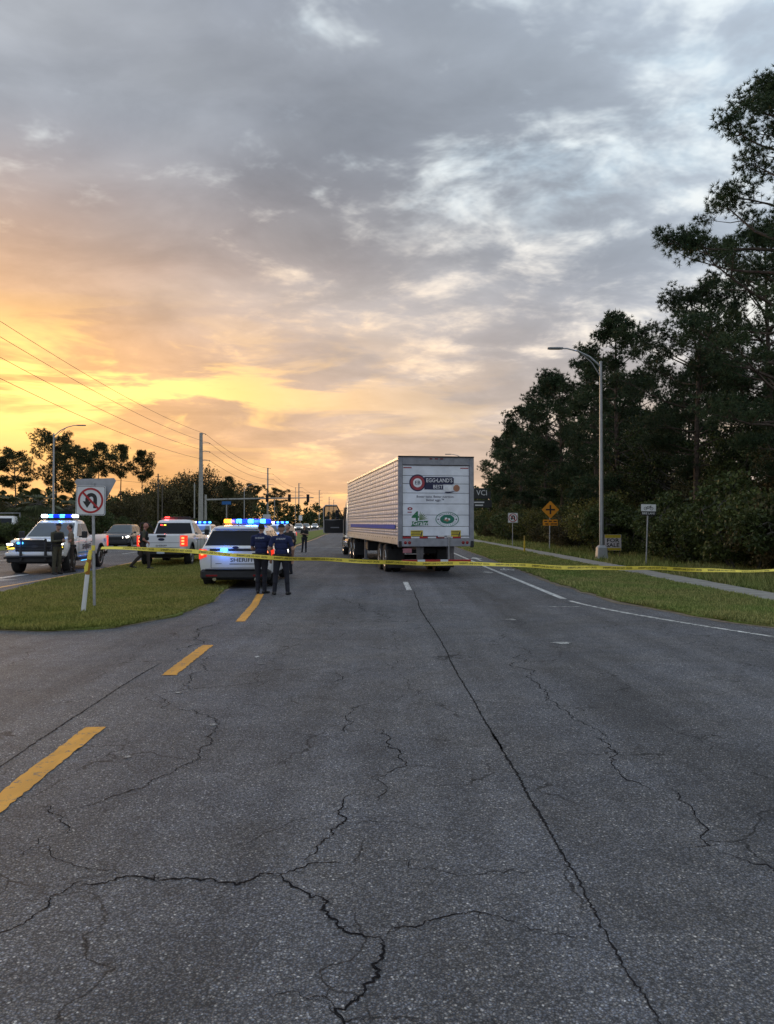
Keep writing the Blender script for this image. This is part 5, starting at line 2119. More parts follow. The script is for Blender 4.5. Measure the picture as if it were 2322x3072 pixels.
class Body:
    """tapered capsules and ellipsoids fused into one surface; each carries a material slot."""
    def __init__(self):
        self.p = []

    def cap(self, a, ra, b, rb, m):
        self.p.append(('c', np.array(a, float), ra, np.array(b, float), rb, m))

    def ell(self, c, r_, m):
        self.p.append(('e', np.array(c, float), np.array(r_, float), None, None, m))

    def mesh(self):
        mb = MB()
        for q in self.p:
            if q[0] == 'c':
                a, b = Vector(q[1]), Vector(q[3])
                d = b - a
                L = d.length
                z = d.normalized()
                M = Matrix.Translation(a) @ z.to_track_quat('Z', 'Y').to_matrix().to_4x4()
                pr = [(q[2] * math.cos(R(t)) + 1e-4, q[2] * math.sin(R(t))) for t in (-88, -60, -30, 0)]
                pr += [(q[4] * math.cos(R(t)) + 1e-4, L + q[4] * math.sin(R(t))) for t in (0, 30, 60, 88)]
                mb.lathe(pr, 12, M)
            else:
                pr = [(math.cos(R(t)) + 1e-4, math.sin(R(t))) for t in (-88, -65, -40, -15, 15, 40, 65, 88)]
                mb.lathe(pr, 14, Matrix.Translation(q[1]) @ Matrix.Diagonal((*q[2], 1)))
        return mb

    def slot(self, P):
        best = np.full(len(P), 1e9)
        out = np.zeros(len(P), int)
        for q in self.p:
            if q[0] == 'c':
                ab = q[3] - q[1]
                t = np.clip(((P - q[1]) @ ab) / (ab @ ab), 0, 1)
                d = np.linalg.norm(P - (q[1] + t[:, None] * ab), axis=1) - (q[2] + (q[4] - q[2]) * t)
            else:
                k = (P - q[1]) / q[2]
                l = np.linalg.norm(k, axis=1)
                d = (l - 1) * np.min(q[2])
            u = d < best
            best[u] = d[u]
            out[u] = q[5]
        return out


def hand(B, wr, d, side, m, curl=0.35):
    """palm, four unequal bent fingers and a thumb at the side of the palm; d = direction of the hand."""
    d = Vector(d).normalized()
    up = Vector((0, 1, 0)) if abs(d.y) < .8 else Vector((0, 0, 1))
    s_ = d.cross(up).normalized() * side
    n = s_.cross(d).normalized()
    wr = Vector(wr)
    pc = wr + d * .05
    B.cap(wr, .026, wr + d * .035, .030, m)
    for k in (-1, 0, 1):
        B.cap(wr + d * .025 + s_ * .018 * k, .016, wr + d * .085 + s_ * .022 * k, .014, m)
    for k, ln in ((-1.5, .062), (-.5, .075), (.5, .080), (1.5, .072)):
        a = wr + d * .088 + s_ * .0185 * k
        b = a + (d + n * curl).normalized() * ln * .55
        c = b + (d + n * (curl * 2.6)).normalized() * ln * .5
        B.cap(a, .0105, b, .0095, m)
        B.cap(b, .0095, c, .008, m)
    a = wr + d * .03 + s_ * .028
    b = a + (d * .6 + s_ * .75 + n * .3).normalized() * .042
    B.cap(a, .0125, b, .011, m)
    B.cap(b, .011, b + (d + n * .35 + s_ * .15).normalized() * .034, .009, m)


def person(loc, rz, label, pose, shirt, trousers, skin, H=1.78, extras=(), group='officers and deputies at the scene', girth=1.0):
    """facing +Y at rz = 0; pose holds elbows, wrists, knees, ankles and the lean of the trunk."""
    B = Body()
    SH, PT, SK, BT = 0, 1, 2, 3
    ln = pose.get('lean', (0, 0))
    up = lambda x, y, z: (x + ln[0] * (z - .93), y + ln[1] * (z - .93), z)
    g = girth
    hip = {-1: (-.095, 0, .91), 1: (.095, 0, .91)}
    # trunk
    B.ell(up(0, -.01, .93), (.168 * g, .118 * g, .11), PT)
    B.ell(up(0, 0, 1.07), (.155 * g, .112 * g, .13), SH)
    B.ell(up(0, .005, 1.22), (.168 * g, .118 * g, .16), SH)
    B.ell(up(0, 0, 1.36), (.182 * g, .115 * g, .13), SH)
    B.cap(up(-.14, -.01, 1.43), .062, up(.14, -.01, 1.43), .062, SH)
    B.cap(up(0, -.01, 1.44), .062, up(0, .012, 1.56), .054, SK)
    B.cap(up(-.05, -.02, 1.49), .045, up(.05, -.02, 1.49), .045, SH)
    # head with jaw, nose, ears
    hx, hy = pose.get('head', (0, 0))
    hd = Vector(up(hx, .025 + hy, 1.665))
    B.ell(hd, (.077, .096, .112), SK)
    B.ell(hd + Vector((0, .020, -.062)), (.056, .066, .052), SK)
    B.cap(hd + Vector((0, .088, .012)), .010, hd + Vector((0, .108, -.022)), .015, SK)
    B.cap(hd + Vector((-.022, .082, -.062)), .010, hd + Vector((.022, .082, -.062)), .010, SK)
    for s_ in (-1, 1):
        B.ell(hd + Vector((s_ * .079, -.004, -.008)), (.012, .024, .034), SK)
        B.cap(hd + Vector((s_ * .018, .086, .024)), .011, hd + Vector((s_ * .046, .078, .024)), .010, SK)
    # arms
    for s_ in (-1, 1):
        sh = up(s_ * .195 * (.5 + .5 * g), -.01, 1.415)
        el = pose['elbow'][0 if s_ < 0 else 1]
        wr = pose['wrist'][0 if s_ < 0 else 1]
        B.cap(sh, .064, el, .046, SH)
        sv = pose.get('sleeve', .62)
        mid = tuple(np.array(sh) + (np.array(el) - np.array(sh)) * sv)
        if sv < 1:
            B.p.pop()
            B.cap(sh, .066, mid, .060, SH)
            B.cap(mid, .047, el, .042, SK)
            B.cap(el, .042, wr, .028, SK)
        else:
            B.cap(el, .047, wr, .034, SH)
        hd_ = pose.get('hand', [None, None])[0 if s_ < 0 else 1]
        d = hd_ if hd_ else (np.array(wr) - np.array(el))
        hand(B, wr, d, -s_, SK)
    # legs
    for i, s_ in enumerate((-1, 1)):
        kn, an = pose['knee'][i], pose['ankle'][i]
        B.cap(hip[s_], .098 * g, kn, .066, PT)
        B.cap(kn, .066, tuple(np.array(kn) * .55 + np.array(an) * .45 + np.array([0, -.015, 0])), .062, PT)
        B.cap(kn, .062, an, .056, PT)
        t = pose.get('toe', [(s_ * .03, 1), (s_ * .03, 1)])[i]
        fd = Vector((t[0], t[1], 0)).normalized()
        a = Vector(an)
        lift = a.z - .095
        B.cap(a - Vector((0, 0, .0)), .050, a - Vector((0, 0, .035)), .050, BT)
        B.cap(a - fd * .045 + Vector((0, 0, -.052)), .043, a + fd * .10 + Vector((0, 0, -.060 - max(0, lift) * .5)), .038, BT)
        B.cap(a + fd * .09 + Vector((0, 0, -.060 - max(0, lift) * .5)), .038, a + fd * .165 + Vector((0, 0, -.066 - max(0, lift) * .7)), .030, BT)
    mb = B.mesh()
    tmp = mb.build('person', [shirt, trousers, skin, M_SHOE])
    md = tmp.modifiers.new('fuse', 'REMESH')
    md.mode = 'VOXEL'
    md.voxel_size = 0.0105
    sm = tmp.modifiers.new('soft', 'SMOOTH')
    sm.iterations = 3
    sm.factor = .5
    dg = bpy.context.evaluated_depsgraph_get()
    dg.update()
    me = bpy.data.meshes.new_from_object(tmp.evaluated_get(dg))
    tmp.modifiers.clear()
    old = tmp.data
    tmp.data = me
    bpy.data.meshes.remove(old)
    me.materials.clear()
    for q in (shirt, trousers, skin, M_SHOE):
        me.materials.append(q)
    n = len(me.polygons)
    C = np.empty(n * 3)
    me.polygons.foreach_get('center', C)
    me.polygons.foreach_set('material_index', B.slot(C.reshape(-1, 3)).astype(np.int32))
    me.polygons.foreach_set('use_smooth', [True] * n)
    me.update()
    o = tmp
    o.location = loc
    o.rotation_euler = (0, 0, rz)
    o.scale = (H / 1.78,) * 3
    tag(o, label, 'person', group)
    # duty belt
    if 'belt' in extras:
        q = MB()
        c = Vector(up(0, -.005, 1.0))
        n_ = 24
        vs = []
        for rr, zz in ((1.0, -.025), (1.06, -.025), (1.06, .025), (1.0, .025)):
            vs += [(c.x + .165 * g * rr * math.cos(2 * PI * k / n_), c.y + .122 * g * rr * math.sin(2 * PI * k / n_), c.z + zz) for k in range(n_)]
        q.add(vs, [(a * n_ + k, a * n_ + (k + 1) % n_, ((a + 1) % 4) * n_ + (k + 1) % n_, ((a + 1) % 4) * n_ + k) for a in range(4) for k in range(n_)])
        bl = q.build('duty_belt', M_SHOE, o, smooth=40)
        q = MB()
        q.box((c.x + .19 * g, c.y, c.z - .07), (.05, .08, .20), .015)
        q.build('holster', M_SHOE, bl)
        for k, (a_, w_) in enumerate(((200, .07), (250, .06), (300, .07))):
            q = MB()
            q.box((c.x + .18 * g * math.cos(R(a_)), c.y + .14 * g * math.sin(R(a_)), c.z - .02), (w_, .045, .09), .012)
            q.build('belt_pouch', M_SHOE, bl)
    if 'cap' in extras:
        q = MB()
        pr = [(math.cos(R(t)) + 1e-4, math.sin(R(t))) for t in (0, 20, 40, 60, 80, 89)]
        q.lathe(pr, 18, Matrix.Translation(hd + Vector((0, -.006, .034))) @ Matrix.Diagonal((.086, .106, .090, 1)))
        cp = q.build('cap', M_NAVYP, o, smooth=60)
        q = MB()
        q.prism([(-.07, .06)] + [(.075 * math.sin(R(t)), .085 + .085 * math.cos(R(t))) for t in range(-80, 81, 20)] + [(.07, .06)], .008, Matrix.Translation(hd + Vector((0, .0, .032))))
        q.build('cap_brim', M_NAVYP, cp)
    if 'hair' in extras:
        q = MB()
        pr = [(math.cos(R(t)) + 1e-4, math.sin(R(t))) for t in (-32, -10, 15, 40, 65, 89)]
        q.lathe(pr, 18, Matrix.Translation(hd + Vector((0, -.022, .022))) @ Matrix.Diagonal((.084, .092, .100, 1)))
        q.build('hair', M_HAIR, o, smooth=60)
    if 'vest' in extras:
        q = MB()
        rings = []
        for zz, rx, ry in ((1.06, .172, .132), (1.15, .182, .142), (1.28, .195, .145), (1.38, .19, .142), (1.44, .13, .12)):
            c = Vector(up(0, 0, zz))
            rings.append([(c.x + rx * g * math.copysign(abs(math.cos(t)) ** .8, math.cos(t)), c.y + ry * g * math.copysign(abs(math.sin(t)) ** .8, math.sin(t)), c.z) for t in [2 * PI * k / 24 for k in range(24)]])
        q.loft(rings)
        vt = q.build('vest', M_VEST, o, smooth=50)
        for x in (-.09, 0, .09):
            q = MB()
            c = Vector(up(x, .15 * g, 1.17))
            q.box(c, (.07, .05, .12), .015)
            q.build('vest_pouch', M_VEST, vt)
    if 'back_text' in extras:
        c = Vector(up(0, -.122 * g, 1.405))
        lettering('lettering', o, 'SHERIFF', .062, frame(c, (1, 0, .0), (0, .12, 1)), M_LOGO, .012, 1.1)
    return o


STAND = dict(elbow=[(-.265, -.03, 1.13), (.265, -.03, 1.13)], wrist=[(-.255, .06, .90), (.255, .06, .90)], hand=[(0, .12, -1), (0, .12, -1)],
             knee=[(-.11, .015, .49), (.11, .015, .49)], ankle=[(-.115, -.02, .095), (.115, -.02, .095)])


def P(**k):
    d = dict(STAND)
    d.update(k)
    return d


person((-3.22, 19.75, 0), R(-8), 'navy-clad officer seen from behind, closest to the right corner of the sheriff SUV',
       P(elbow=[(-.25, .04, 1.13), (.27, .02, 1.14)], wrist=[(-.05, .24, 1.14), (.08, .25, 1.10)], hand=[(1, .2, 0), (-1, .2, 0)], knee=[(-.085, .01, .49), (.085, .02, .49)], ankle=[(-.08, -.02, .095), (.09, .0, .095)], toe=[(-.3, 1), (.5, 1)]),
       M_NAVYS, M_NAVYP, M_SKIN, 1.80, ('belt', 'hair', 'back_text'), girth=1.08)
person((-2.66, 19.4, 0), R(3), 'right-hand navy-clad officer of the pair, capped, seen from behind with legs apart',
       P(elbow=[(-.30, -.05, 1.14), (.30, -.05, 1.14)], wrist=[(-.27, .08, .93), (.28, .08, .93)], knee=[(-.14, .01, .49), (.14, .01, .49)], ankle=[(-.165, -.02, .095), (.165, -.02, .095)], toe=[(-.35, 1), (.35, 1)]),
       M_NAVYS, M_NAVYP, M_SKIN, 1.78, ('belt', 'cap', 'back_text'), girth=1.08)
person((-3.50, 27.3, 0), R(150), 'person in dark clothes half hidden behind the shoulder of the right-hand navy officer',
       P(elbow=[(-.25, .05, 1.14), (.27, .03, 1.14)], wrist=[(-.08, .25, 1.20), (.22, .10, .93)]), M_VEST, M_NAVYP, M_SKIN, 1.78, ('belt', 'hair'))
person((-5.09, 47.6, 0), R(165), 'lone person in black standing on the road beyond the sheriff SUV, hands held together',
       P(elbow=[(-.25, .03, 1.14), (.25, .03, 1.14)], wrist=[(-.07, .25, 1.22), (.07, .25, 1.22)], hand=[(1, .3, .1), (-1, .3, .1)], knee=[(-.10, .02, .49), (.12, .02, .49)], ankle=[(-.10, .0, .095), (.17, .0, .095)]),
       M_VEST, M_NAVYP, M_SKIN, 1.66, ('belt', 'hair'))
person((-11.62, 27.15, 0), R(-115), 'deputy in olive uniform and dark cap with a black vest, nearest the pickup grille',
       P(elbow=[(-.24, .08, 1.15), (.25, .06, 1.15)], wrist=[(-.07, .27, 1.19), (.06, .28, 1.17)], hand=[(1, .3, .1), (-1, .3, 0)], sleeve=1.0, head=(0, .02), lean=(0, .06)),
       M_OLIVE, M_OLIVE, M_SKIN, 1.80, ('belt', 'cap', 'vest'), girth=1.1)
person((-11.55, 28.25, 0), R(120), 'deputy in tan shirt and dark trousers beside the door of the camera-facing pickup',
       P(elbow=[(-.26, .08, 1.16), (.29, -.02, 1.16)], wrist=[(-.10, .27, 1.10), (.34, .20, 1.18)], lean=(.05, .05), knee=[(-.10, .05, .49), (.11, .0, .49)], ankle=[(-.10, .10, .095), (.12, -.08, .095)]),
       M_TAN, M_BROWNP, M_SKIN_P, 1.76, ('belt', 'hair'))
person((-9.42, 29.8, 0.03), R(-75), 'deputy in olive and a dark vest striding past the rear-facing pickup',
       P(elbow=[(-.27, -.14, 1.15), (.27, .03, 1.13)], wrist=[(-.25, -.06, .92), (.22, .22, 1.02)], knee=[(-.10, -.10, .50), (.10, .20, .52)], ankle=[(-.10, -.42, .17), (.10, .22, .095)], lean=(0, .10)),
       M_OLIVE, M_BROWNP, M_SKIN_P, 1.78, ('belt', 'vest'), girth=1.08)


# ================================================================== SIGNS, POSTS, POLES, WIRES
M_POST = mat('galvanised_post', (0.36, 0.37, 0.39), 0.5, metal=0.35, var=0.15, vscale=10)
M_SIGNW = mat('sign_white', (0.70, 0.71, 0.73), 0.4, var=0.05, vscale=4)
M_SIGNB = mat('sign_black', (0.015, 0.015, 0.017), 0.45, var=0.1)
M_SIGNR = mat('sign_red', (0.42, 0.018, 0.022), 0.42, var=0.08)
M_SIGNO = mat('sign_orange_yellow', (0.72, 0.27, 0.015), 0.42, var=0.06)
M_SIGNBACK = mat('sign_back_aluminium', (0.36, 0.37, 0.40), 0.45, metal=0.4, var=0.12, vscale=8)
M_CONCP = mat('pole_concrete', (0.34, 0.33, 0.32), 0.85, var=0.15, vscale=3)
M_LIGHTP = mat('lamp_post_aluminium', (0.38, 0.39, 0.41), 0.45, metal=0.5, var=0.10, vscale=2)
M_WOOD = mat('weathered_pole_wood', (0.10, 0.085, 0.075), 0.9, var=0.2, vscale=4)
M_WIRE = mat('power_wire', (0.05, 0.05, 0.055), 0.6, var=0.05)
M_TAPE = mat('barrier_tape', (0.86, 0.70, 0.09), 0.5, var=0.10, vscale=5)
M_TAPETXT = mat('tape_lettering', (0.055, 0.045, 0.015), 0.5, var=0.1)


def rounded(w, h, r_, n=4):
    out = []
    for cx, cy, a0 in ((w / 2 - r_, h / 2 - r_, 0), (-w / 2 + r_, h / 2 - r_, 90), (-w / 2 + r_, -h / 2 + r_, 180), (w / 2 - r_, -h / 2 + r_, 270)):
        out += [(cx + r_ * math.cos(R(a0 + 90 * k / n)), cy + r_ * math.sin(R(a0 + 90 * k / n))) for k in range(n + 1)]
    return out


def face(c, tilt=0.0, yaw=0.0):
    """frame of a sign face that looks towards -Y."""
    xa = Vector((math.cos(tilt) * math.cos(yaw), math.sin(yaw) * math.cos(tilt), math.sin(tilt)))
    ya = Vector((-math.sin(tilt), 0, math.cos(tilt)))
    return frame(c, xa, ya - xa * ya.dot(xa))


def prohibition(o, c, s, tilt=0.0, yaw=0.0, uturn=True):
    Mf = face(c, tilt, yaw)
    q = MB()
    q.prism(rounded(s, s, s * .06), .006, Mf)
    sp = q.build('sign_panel', M_SIGNW, o)
    T = lambda d: Mf @ Matrix.Translation((0, 0, .006 + d))
    q = MB()
    ro = rounded(s * .96, s * .96, s * .05)
    ri = rounded(s * .93, s * .93, s * .045)
    n = len(ro)
    q.add([(a[0], a[1], .001) for a in ro] + [(a[0], a[1], .001) for a in ri], [(k, (k + 1) % n, n + (k + 1) % n, n + k) for k in range(n)], T(0))
    q.build('border', M_SIGNB, sp)
    # arrow that turns back on itself
    q = MB()
    w = s * .062
    cx, cz, r_ = s * .02, s * .06, s * .135
    outer = arc(cx, cz, r_ + w, 0, 180, 12)
    inner = arc(cx, cz, r_ - w, 180, 0, 12)
    q.prism([(cx + r_ + w, -s * .26)] + outer + [(cx - r_ - w, -s * .04), (cx - r_ + w, -s * .04)] + inner + [(cx + r_ - w, -s * .26)], .002, T(.001))
    q.prism([(cx - r_ - s * .15, -s * .03), (cx - r_, -s * .25), (cx - r_ + s * .15, -s * .03)], .002, T(.0012))
    q.build('turn_arrow', M_SIGNB, sp)
    q = MB()
    annulus(q, s * .43, s * .365, .002, T(.004), 40)
    q.box((0, 0, .0062), (s * .78, s * .07, .002), 0, T(0) @ Matrix.Rotation(R(-45), 4, 'Z'))
    q.build('prohibition_ring', M_SIGNR, sp)


def post(o, a, b, r_=0.03, m=None):
    q = MB()
    q.tube([a, b], r_, 8)
    return q.build('post', m or M_POST, o, smooth=40)


# no-U-turn sign on the median with the back of a yield sign behind it
o = empty('no_turn_sign', (0, 0, 0), 0, 'no-U-turn sign on a grey post in the median grass', 'road sign')
o.location = (-6.20, 16.37, 0.03)
post(o, (0, 0, -.1), (-.045, 0, 2.62), .032)
prohibition(o, (-.075, -.042, 2.25), .625, R(-1.0))
o2 = empty('yield_sign', (-6.20, 16.37, 0.03), 0, 'bare grey back of a triangular sign mounted behind the no-U-turn sign', 'road sign')
q = MB()
q.prism([(-.44, .0), (-.40, .06), (.40, .06), (.44, 0.0), (.04, -.72), (-.04, -.72)], .006, face((-.01, .046, 2.66), R(1.5)))
q.build('sign_panel', M_SIGNBACK, o2)
q = MB()
q.box((-.04, .04, 2.40), (.07, .012, .5), .003)
q.build('bracket', M_POST, o2)

# leaning delineator tied to the tape
o = empty('delineator_post', (-5.99, 15.21, 0.03), 0, 'leaning white delineator post with brown and yellow bands beside the no-U-turn sign', 'marker post')
q = MB()
q.tube([(0, 0, -.05), (.085, 0, .76)], [.045, .042], 10)
q.build('white_shaft', M_SIGNW, o, smooth=40)
q = MB()
q.tube([(.085, 0, .76), (.12, 0, 1.06)], .043, 10)
q.build('brown_band', mat('amber_reflector_band', (.36, .16, .02), .4), o, smooth=40)
q = MB()
q.tube([(.12, 0, 1.06), (.143, 0, 1.24)], [.043, .03], 10)
q.build('top_band', M_TAPE, o, smooth=40)
q = MB()
q.prism([(0, 0), (.06, .05), (.05, .2), (0, .22), (-.02, .1)], .004, face((.045, -.05, .80), R(-10)))
q.build('tape_end', M_TAPE, o)


# barrier tape across the whole road ------------------------------------
def tape():
    root = empty('barrier_tape', (-6.2, 16.37, 0.0), 0, 'long yellow sheriff barrier tape stretched across the whole road', 'tape')
    key = [(-6.06, 16.36, 1.275), (-4.0, 16.45, 1.19), (-3.35, 16.5, 1.14), (-2.14, 16.55, 1.04), (-.36, 16.65, .975), (1.65, 16.75, .915), (4.74, 17.0, .82), (8.75, 17.4, .735), (12.4, 18.2, .80)]
    pts = []
    n = len(key)
    for i in range(n - 1):
        p0, p1, p2, p3 = [Vector(key[max(0, min(n - 1, i + k))]) for k in (-1, 0, 1, 2)]
        for j in range(14):
            t = j / 14
            pts.append(0.5 * ((2 * p1) + (p2 - p0) * t + (2 * p0 - 5 * p1 + 4 * p2 - p3) * t * t + (3 * p1 - p0 - 3 * p2 + p3) * t ** 3))
    pts.append(Vector(key[-1]))
    S_ = [0]
    for a, b in zip(pts[:-1], pts[1:]):
        S_.append(S_[-1] + (b - a).length)
    hw = .043

    def at(s, c):
        i = max(0, min(len(pts) - 2, next((k for k in range(len(S_) - 1) if S_[k + 1] >= s), len(pts) - 2)))
        f = (s - S_[i]) / (S_[i + 1] - S_[i])
        p = pts[i].lerp(pts[i + 1], f)
        tw = R(20) * math.sin(s * .9) + R(16) * math.sin(s * 2.3 + 1) + max(0, (s - 11.5) / 4) * R(62) + (R(40) * max(0, 1 - s / 1.3))
        u = Vector((0, math.sin(tw), math.cos(tw)))
        wv = .018 * math.sin(s * 3.1 + c * 25) * math.sin(s * .7 + .6)
        return p + u * c + Vector((0, wv, .014 * math.sin(s * 1.7) + .006 * math.sin(s * 4.3)))
    N_ = 300
    q = MB()
    vs, fs = [], []
    for k in range(N_ + 1):
        s = S_[-1] * k / N_
        for c in (-hw, 0, hw):
            vs.append(at(s, c))
    for k in range(N_):
        for c in range(2):
            a = k * 3 + c
            fs.append((a, a + 3, a + 4, a + 1))
    q.add([(v - Vector((-6.2, 16.37, 0))) for v in vs], fs)
    q.build('tape_band', M_TAPE, root, smooth=60)
    tv, tf = text_geo("SHERIFF'S LINE DO NOT CROSS", 1.0, 'LEFT', 0.02)
    w = max(v[0] for v in tv)
    sc = .66 / w
    s = .45
    while s + .7 < S_[-1]:
        q = MB()
        out = []
        for v in tv:
            pnt = at(s + v[0] * sc, v[1] * .058)
            out.append(pnt + Vector((0, -.003, 0)) - Vector((-6.2, 16.37, 0)))
        q.add(out, tf)
        q.build('lettering', M_TAPETXT, root)
        s += .80
    # knot round the sign post and the tail down to the delineator
    q = MB()
    q.tube([(-.03, 0, 1.22), (-.03, 0, 1.33)], .040, 10)
    q.build('knot', M_TAPE, root)
    q = MB()
    a, b = Vector((0.0, -.05, 1.26)), Vector((.30, -1.10, 1.16))
    vs, fs = [], []
    for k in range(9):
        p = a.lerp(b, k / 8) - Vector((0, 0, .05 * math.sin(PI * k / 8)))
        vs += [p - Vector((.01, 0, .035)), p + Vector((.01, 0, .035))]
    fs = [(2 * k, 2 * k + 2, 2 * k + 3, 2 * k + 1) for k in range(8)]
    q.add(vs, fs)
    q.build('tape_tail', M_TAPE, root)


tape()
plant(SH2, 12.9, 18.4, .9, 1.0, 'shrub', 'dense dark shrub in the thicket at the foot of the wood', 'shrub', 'shrubs of the roadside thicket')

# signs along the right verge ---------------------------------------------
o = empty('bike_lane_sign', (10.43, 31.1, 0.03), 0, 'white bicycle sign over a black bike lane plate on a slightly leaning post', 'road sign')
post(o, (0, 0, -.1), (.10, 0, 2.50), .03)
Mf = face((.105, -.04, 2.37), R(-1))
q = MB()
q.prism(rounded(.60, .28, .02), .006, Mf @ Matrix.Translation((0, .02, 0)))
w_ = q.build('sign_panel', M_SIGNW, o)
q = MB()
T = Mf @ Matrix.Translation((0, 0, .008))
for cx in (-.12, .12):
    annulus(q, .068, .052, .002, T, 18, 0, 1, cx, -.01)
for a, b in (((-.12, -.01), (-.05, .07)), ((-.05, .07), (.08, .07)), ((-.05, .07), (0, -.01)), ((0, -.01), (-.12, -.01)), ((0, -.01), (.08, .07)), ((.12, -.01), (.07, .10)), ((.07, .10), (.11, .10))):
    q.tube([(a[0], a[1], .001), (b[0], b[1], .001)], .008, 4, True, T)
q.build('bicycle_symbol', M_SIGNB, w_)
q = MB()
q.prism(rounded(.60, .17, .02), .006, Mf @ Matrix.Translation((0, -.21, 0)))
p2_ = q.build('lower_plate', M_SIGNB, o)
lettering('lettering', p2_, 'BIKE LANE', .115, Mf @ Matrix.Translation((0, -.21, .008)), M_SIGNW, .01, .95)

o = empty('for_sale_sign', (11.3, 38.6, 0.03), R(-4), 'square for-sale board with yellow bands on two short legs beside the lamp post', 'sign')
for x in (-.34, .34):
    post(o, (x, .02, -.1), (x, .02, 1.20), .018, M_WOOD)
Mf = face((0, 0, .80))
q = MB()
q.prism(rounded(.82, .80, .01), .008, Mf)
p2_ = q.build('sign_panel', mat('faded_board_white', (.52, .47, .50), .5, var=.1), o)
for z, h in ((.31, .16), (-.33, .12)):
    q = MB()
    q.box((0, z, .010), (.78, h, .004), 0, Mf)
    q.build('yellow_band', mat('board_yellow', (.50, .36, .02), .5), p2_)
lettering('lettering', p2_, 'FOR', .27, Mf @ Matrix.Translation((0, .10, .012)), M_SIGNB, .022, 1.2)
lettering('lettering', p2_, 'SALE', .27, Mf @ Matrix.Translation((0, -.135, .012)), M_SIGNB, .022, 1.12)

o = empty('crossroads_sign', (10.36, 49.2, 0.03), 0, 'orange diamond crossroads warning sign with a plate below', 'road sign')
post(o, (0, 0, -.1), (.05, 0, 3.0), .035)
Mf = face((.055, -.05, 2.63))
q = MB()
q.prism(rounded(.80, .80, .05), .006, Mf @ Matrix.Rotation(R(45), 4, 'Z'))
p2_ = q.build('sign_panel', M_SIGNO, o)
q = MB()
q.box((0, 0, .008), (.10, .58, .004), 0, Mf)
q.box((0, 0, .0085), (.58, .10, .004), 0, Mf)
q.build('cross_symbol', M_SIGNB, p2_)
Mf = face((.05, -.05, 1.81))
q = MB()
q.prism(rounded(.96, .38, .03), .006, Mf)
p2_ = q.build('lower_plate', M_SIGNO, o)
for z, xs_ in ((.08, (-.30, 0, .30)), (-.09, (-.22, .12, .34))):
    for x in xs_:
        q = MB()
        q.box((x, z, .008), (.20, .07, .003), 0, Mf)
        q.build('plate_word', M_SIGNB, p2_)

o = empty('no_turn_sign', (9.38, 57.7, 0.03), 0, 'small no-turn sign with red ring on a thin post near the truck', 'road sign')
post(o, (0, 0, -.1), (.03, 0, 2.5), .03)
prohibition(o, (.035, -.04, 2.17), .74)

o = empty('delineator_post', (8.35, 46.9, 0.03), 0, 'upright yellow marker post in the grass at the edge of the sidewalk', 'marker post')
q = MB()
q.tube([(0, 0, -.05), (.01, 0, .72)], [.055, .05], 10)
q.build('shaft', mat('marker_yellow', (.62, .42, .03), .45), o, smooth=40)
q = MB()
q.tube([(.01, 0, .72), (.012, 0, 1.0)], [.05, .035], 10)
q.build('faded_top', mat('marker_brown', (.33, .22, .05), .5), o, smooth=40)


# street lamps -------------------------------------------------------------
def street_lamp(x, y, H, label, side=-1, arm=2.35, r_=.11, rise=.62, base=True):
    o = empty('street_lamp', (x, y, 0.03), 0, label, 'street lamp', 'street lamps')
    q = MB()
    q.tube([(0, 0, 0), (0, 0, H * .5), (0, 0, H)], [r_, r_ * .82, r_ * .58], 12)
    q.build('pole', M_LIGHTP, o, smooth=40)
    if base:
        q = MB()
        q.loft([rrect(.26, -.26, .26, 0, .04), rrect(.22, -.22, .22, .62, .04), rrect(.14, -.14, .14, .72, .03)])
        q.build('transformer_base', M_LIGHTP, o)
    s_ = side
    q = MB()
    up = [(0, 0, H - .25), (s_ * arm * .22, 0, H + rise * .35), (s_ * arm * .45, 0, H + rise * .78), (s_ * arm * .66, 0, H + rise * .98), (s_ * arm * .80, 0, H + rise)]
    q.tube(up, [.045, .04, .036, .033, .03], 8)
    q.tube([(0, 0, H - .75), (s_ * arm * .18, 0, H - .05), (s_ * arm * .40, 0, H + rise * .66)], .022, 6)
    q.build('arm', M_LIGHTP, o, smooth=60)
    q = MB()
    cx = s_ * arm * .90
    q.loft([[(cx + a * s_ * .36, b * .13, H + rise + c) for b, c in ((-1, -.02), (-.8, .05), (.8, .05), (1, -.02))] if False else
            [(cx + k * .36, -w_, H + rise - .035), (cx + k * .36, -w_ * .7, H + rise + .04), (cx + k * .36, w_ * .7, H + rise + .04), (cx + k * .36, w_, H + rise - .035)] for k, w_ in ((-1, .07), (-.7, .15), (.5, .16), (1, .10))])
    q.build('lamp_head', mat('lamp_head_grey', (.16, .17, .18), .5), o, smooth=30)
    return o


street_lamp(10.15, 36.5, 9.45, 'tall grey street lamp at the sidewalk in front of the wood', -1, 2.4)
street_lamp(9.3, 90.0, 9.2, 'far street lamp whose head shows above the trailer roof', -1, 2.4)
street_lamp(-26.4, 61.0, 8.9, 'left street lamp behind the camera-facing pickup', 1, 2.4, .10)
street_lamp(-25.0, 135.0, 8.0, 'thin street lamp beyond the sheriff SUV, left of the second utility pole', 1, 2.2, .10)


# utility poles and their wires -----------------------------------------------
POLES = []


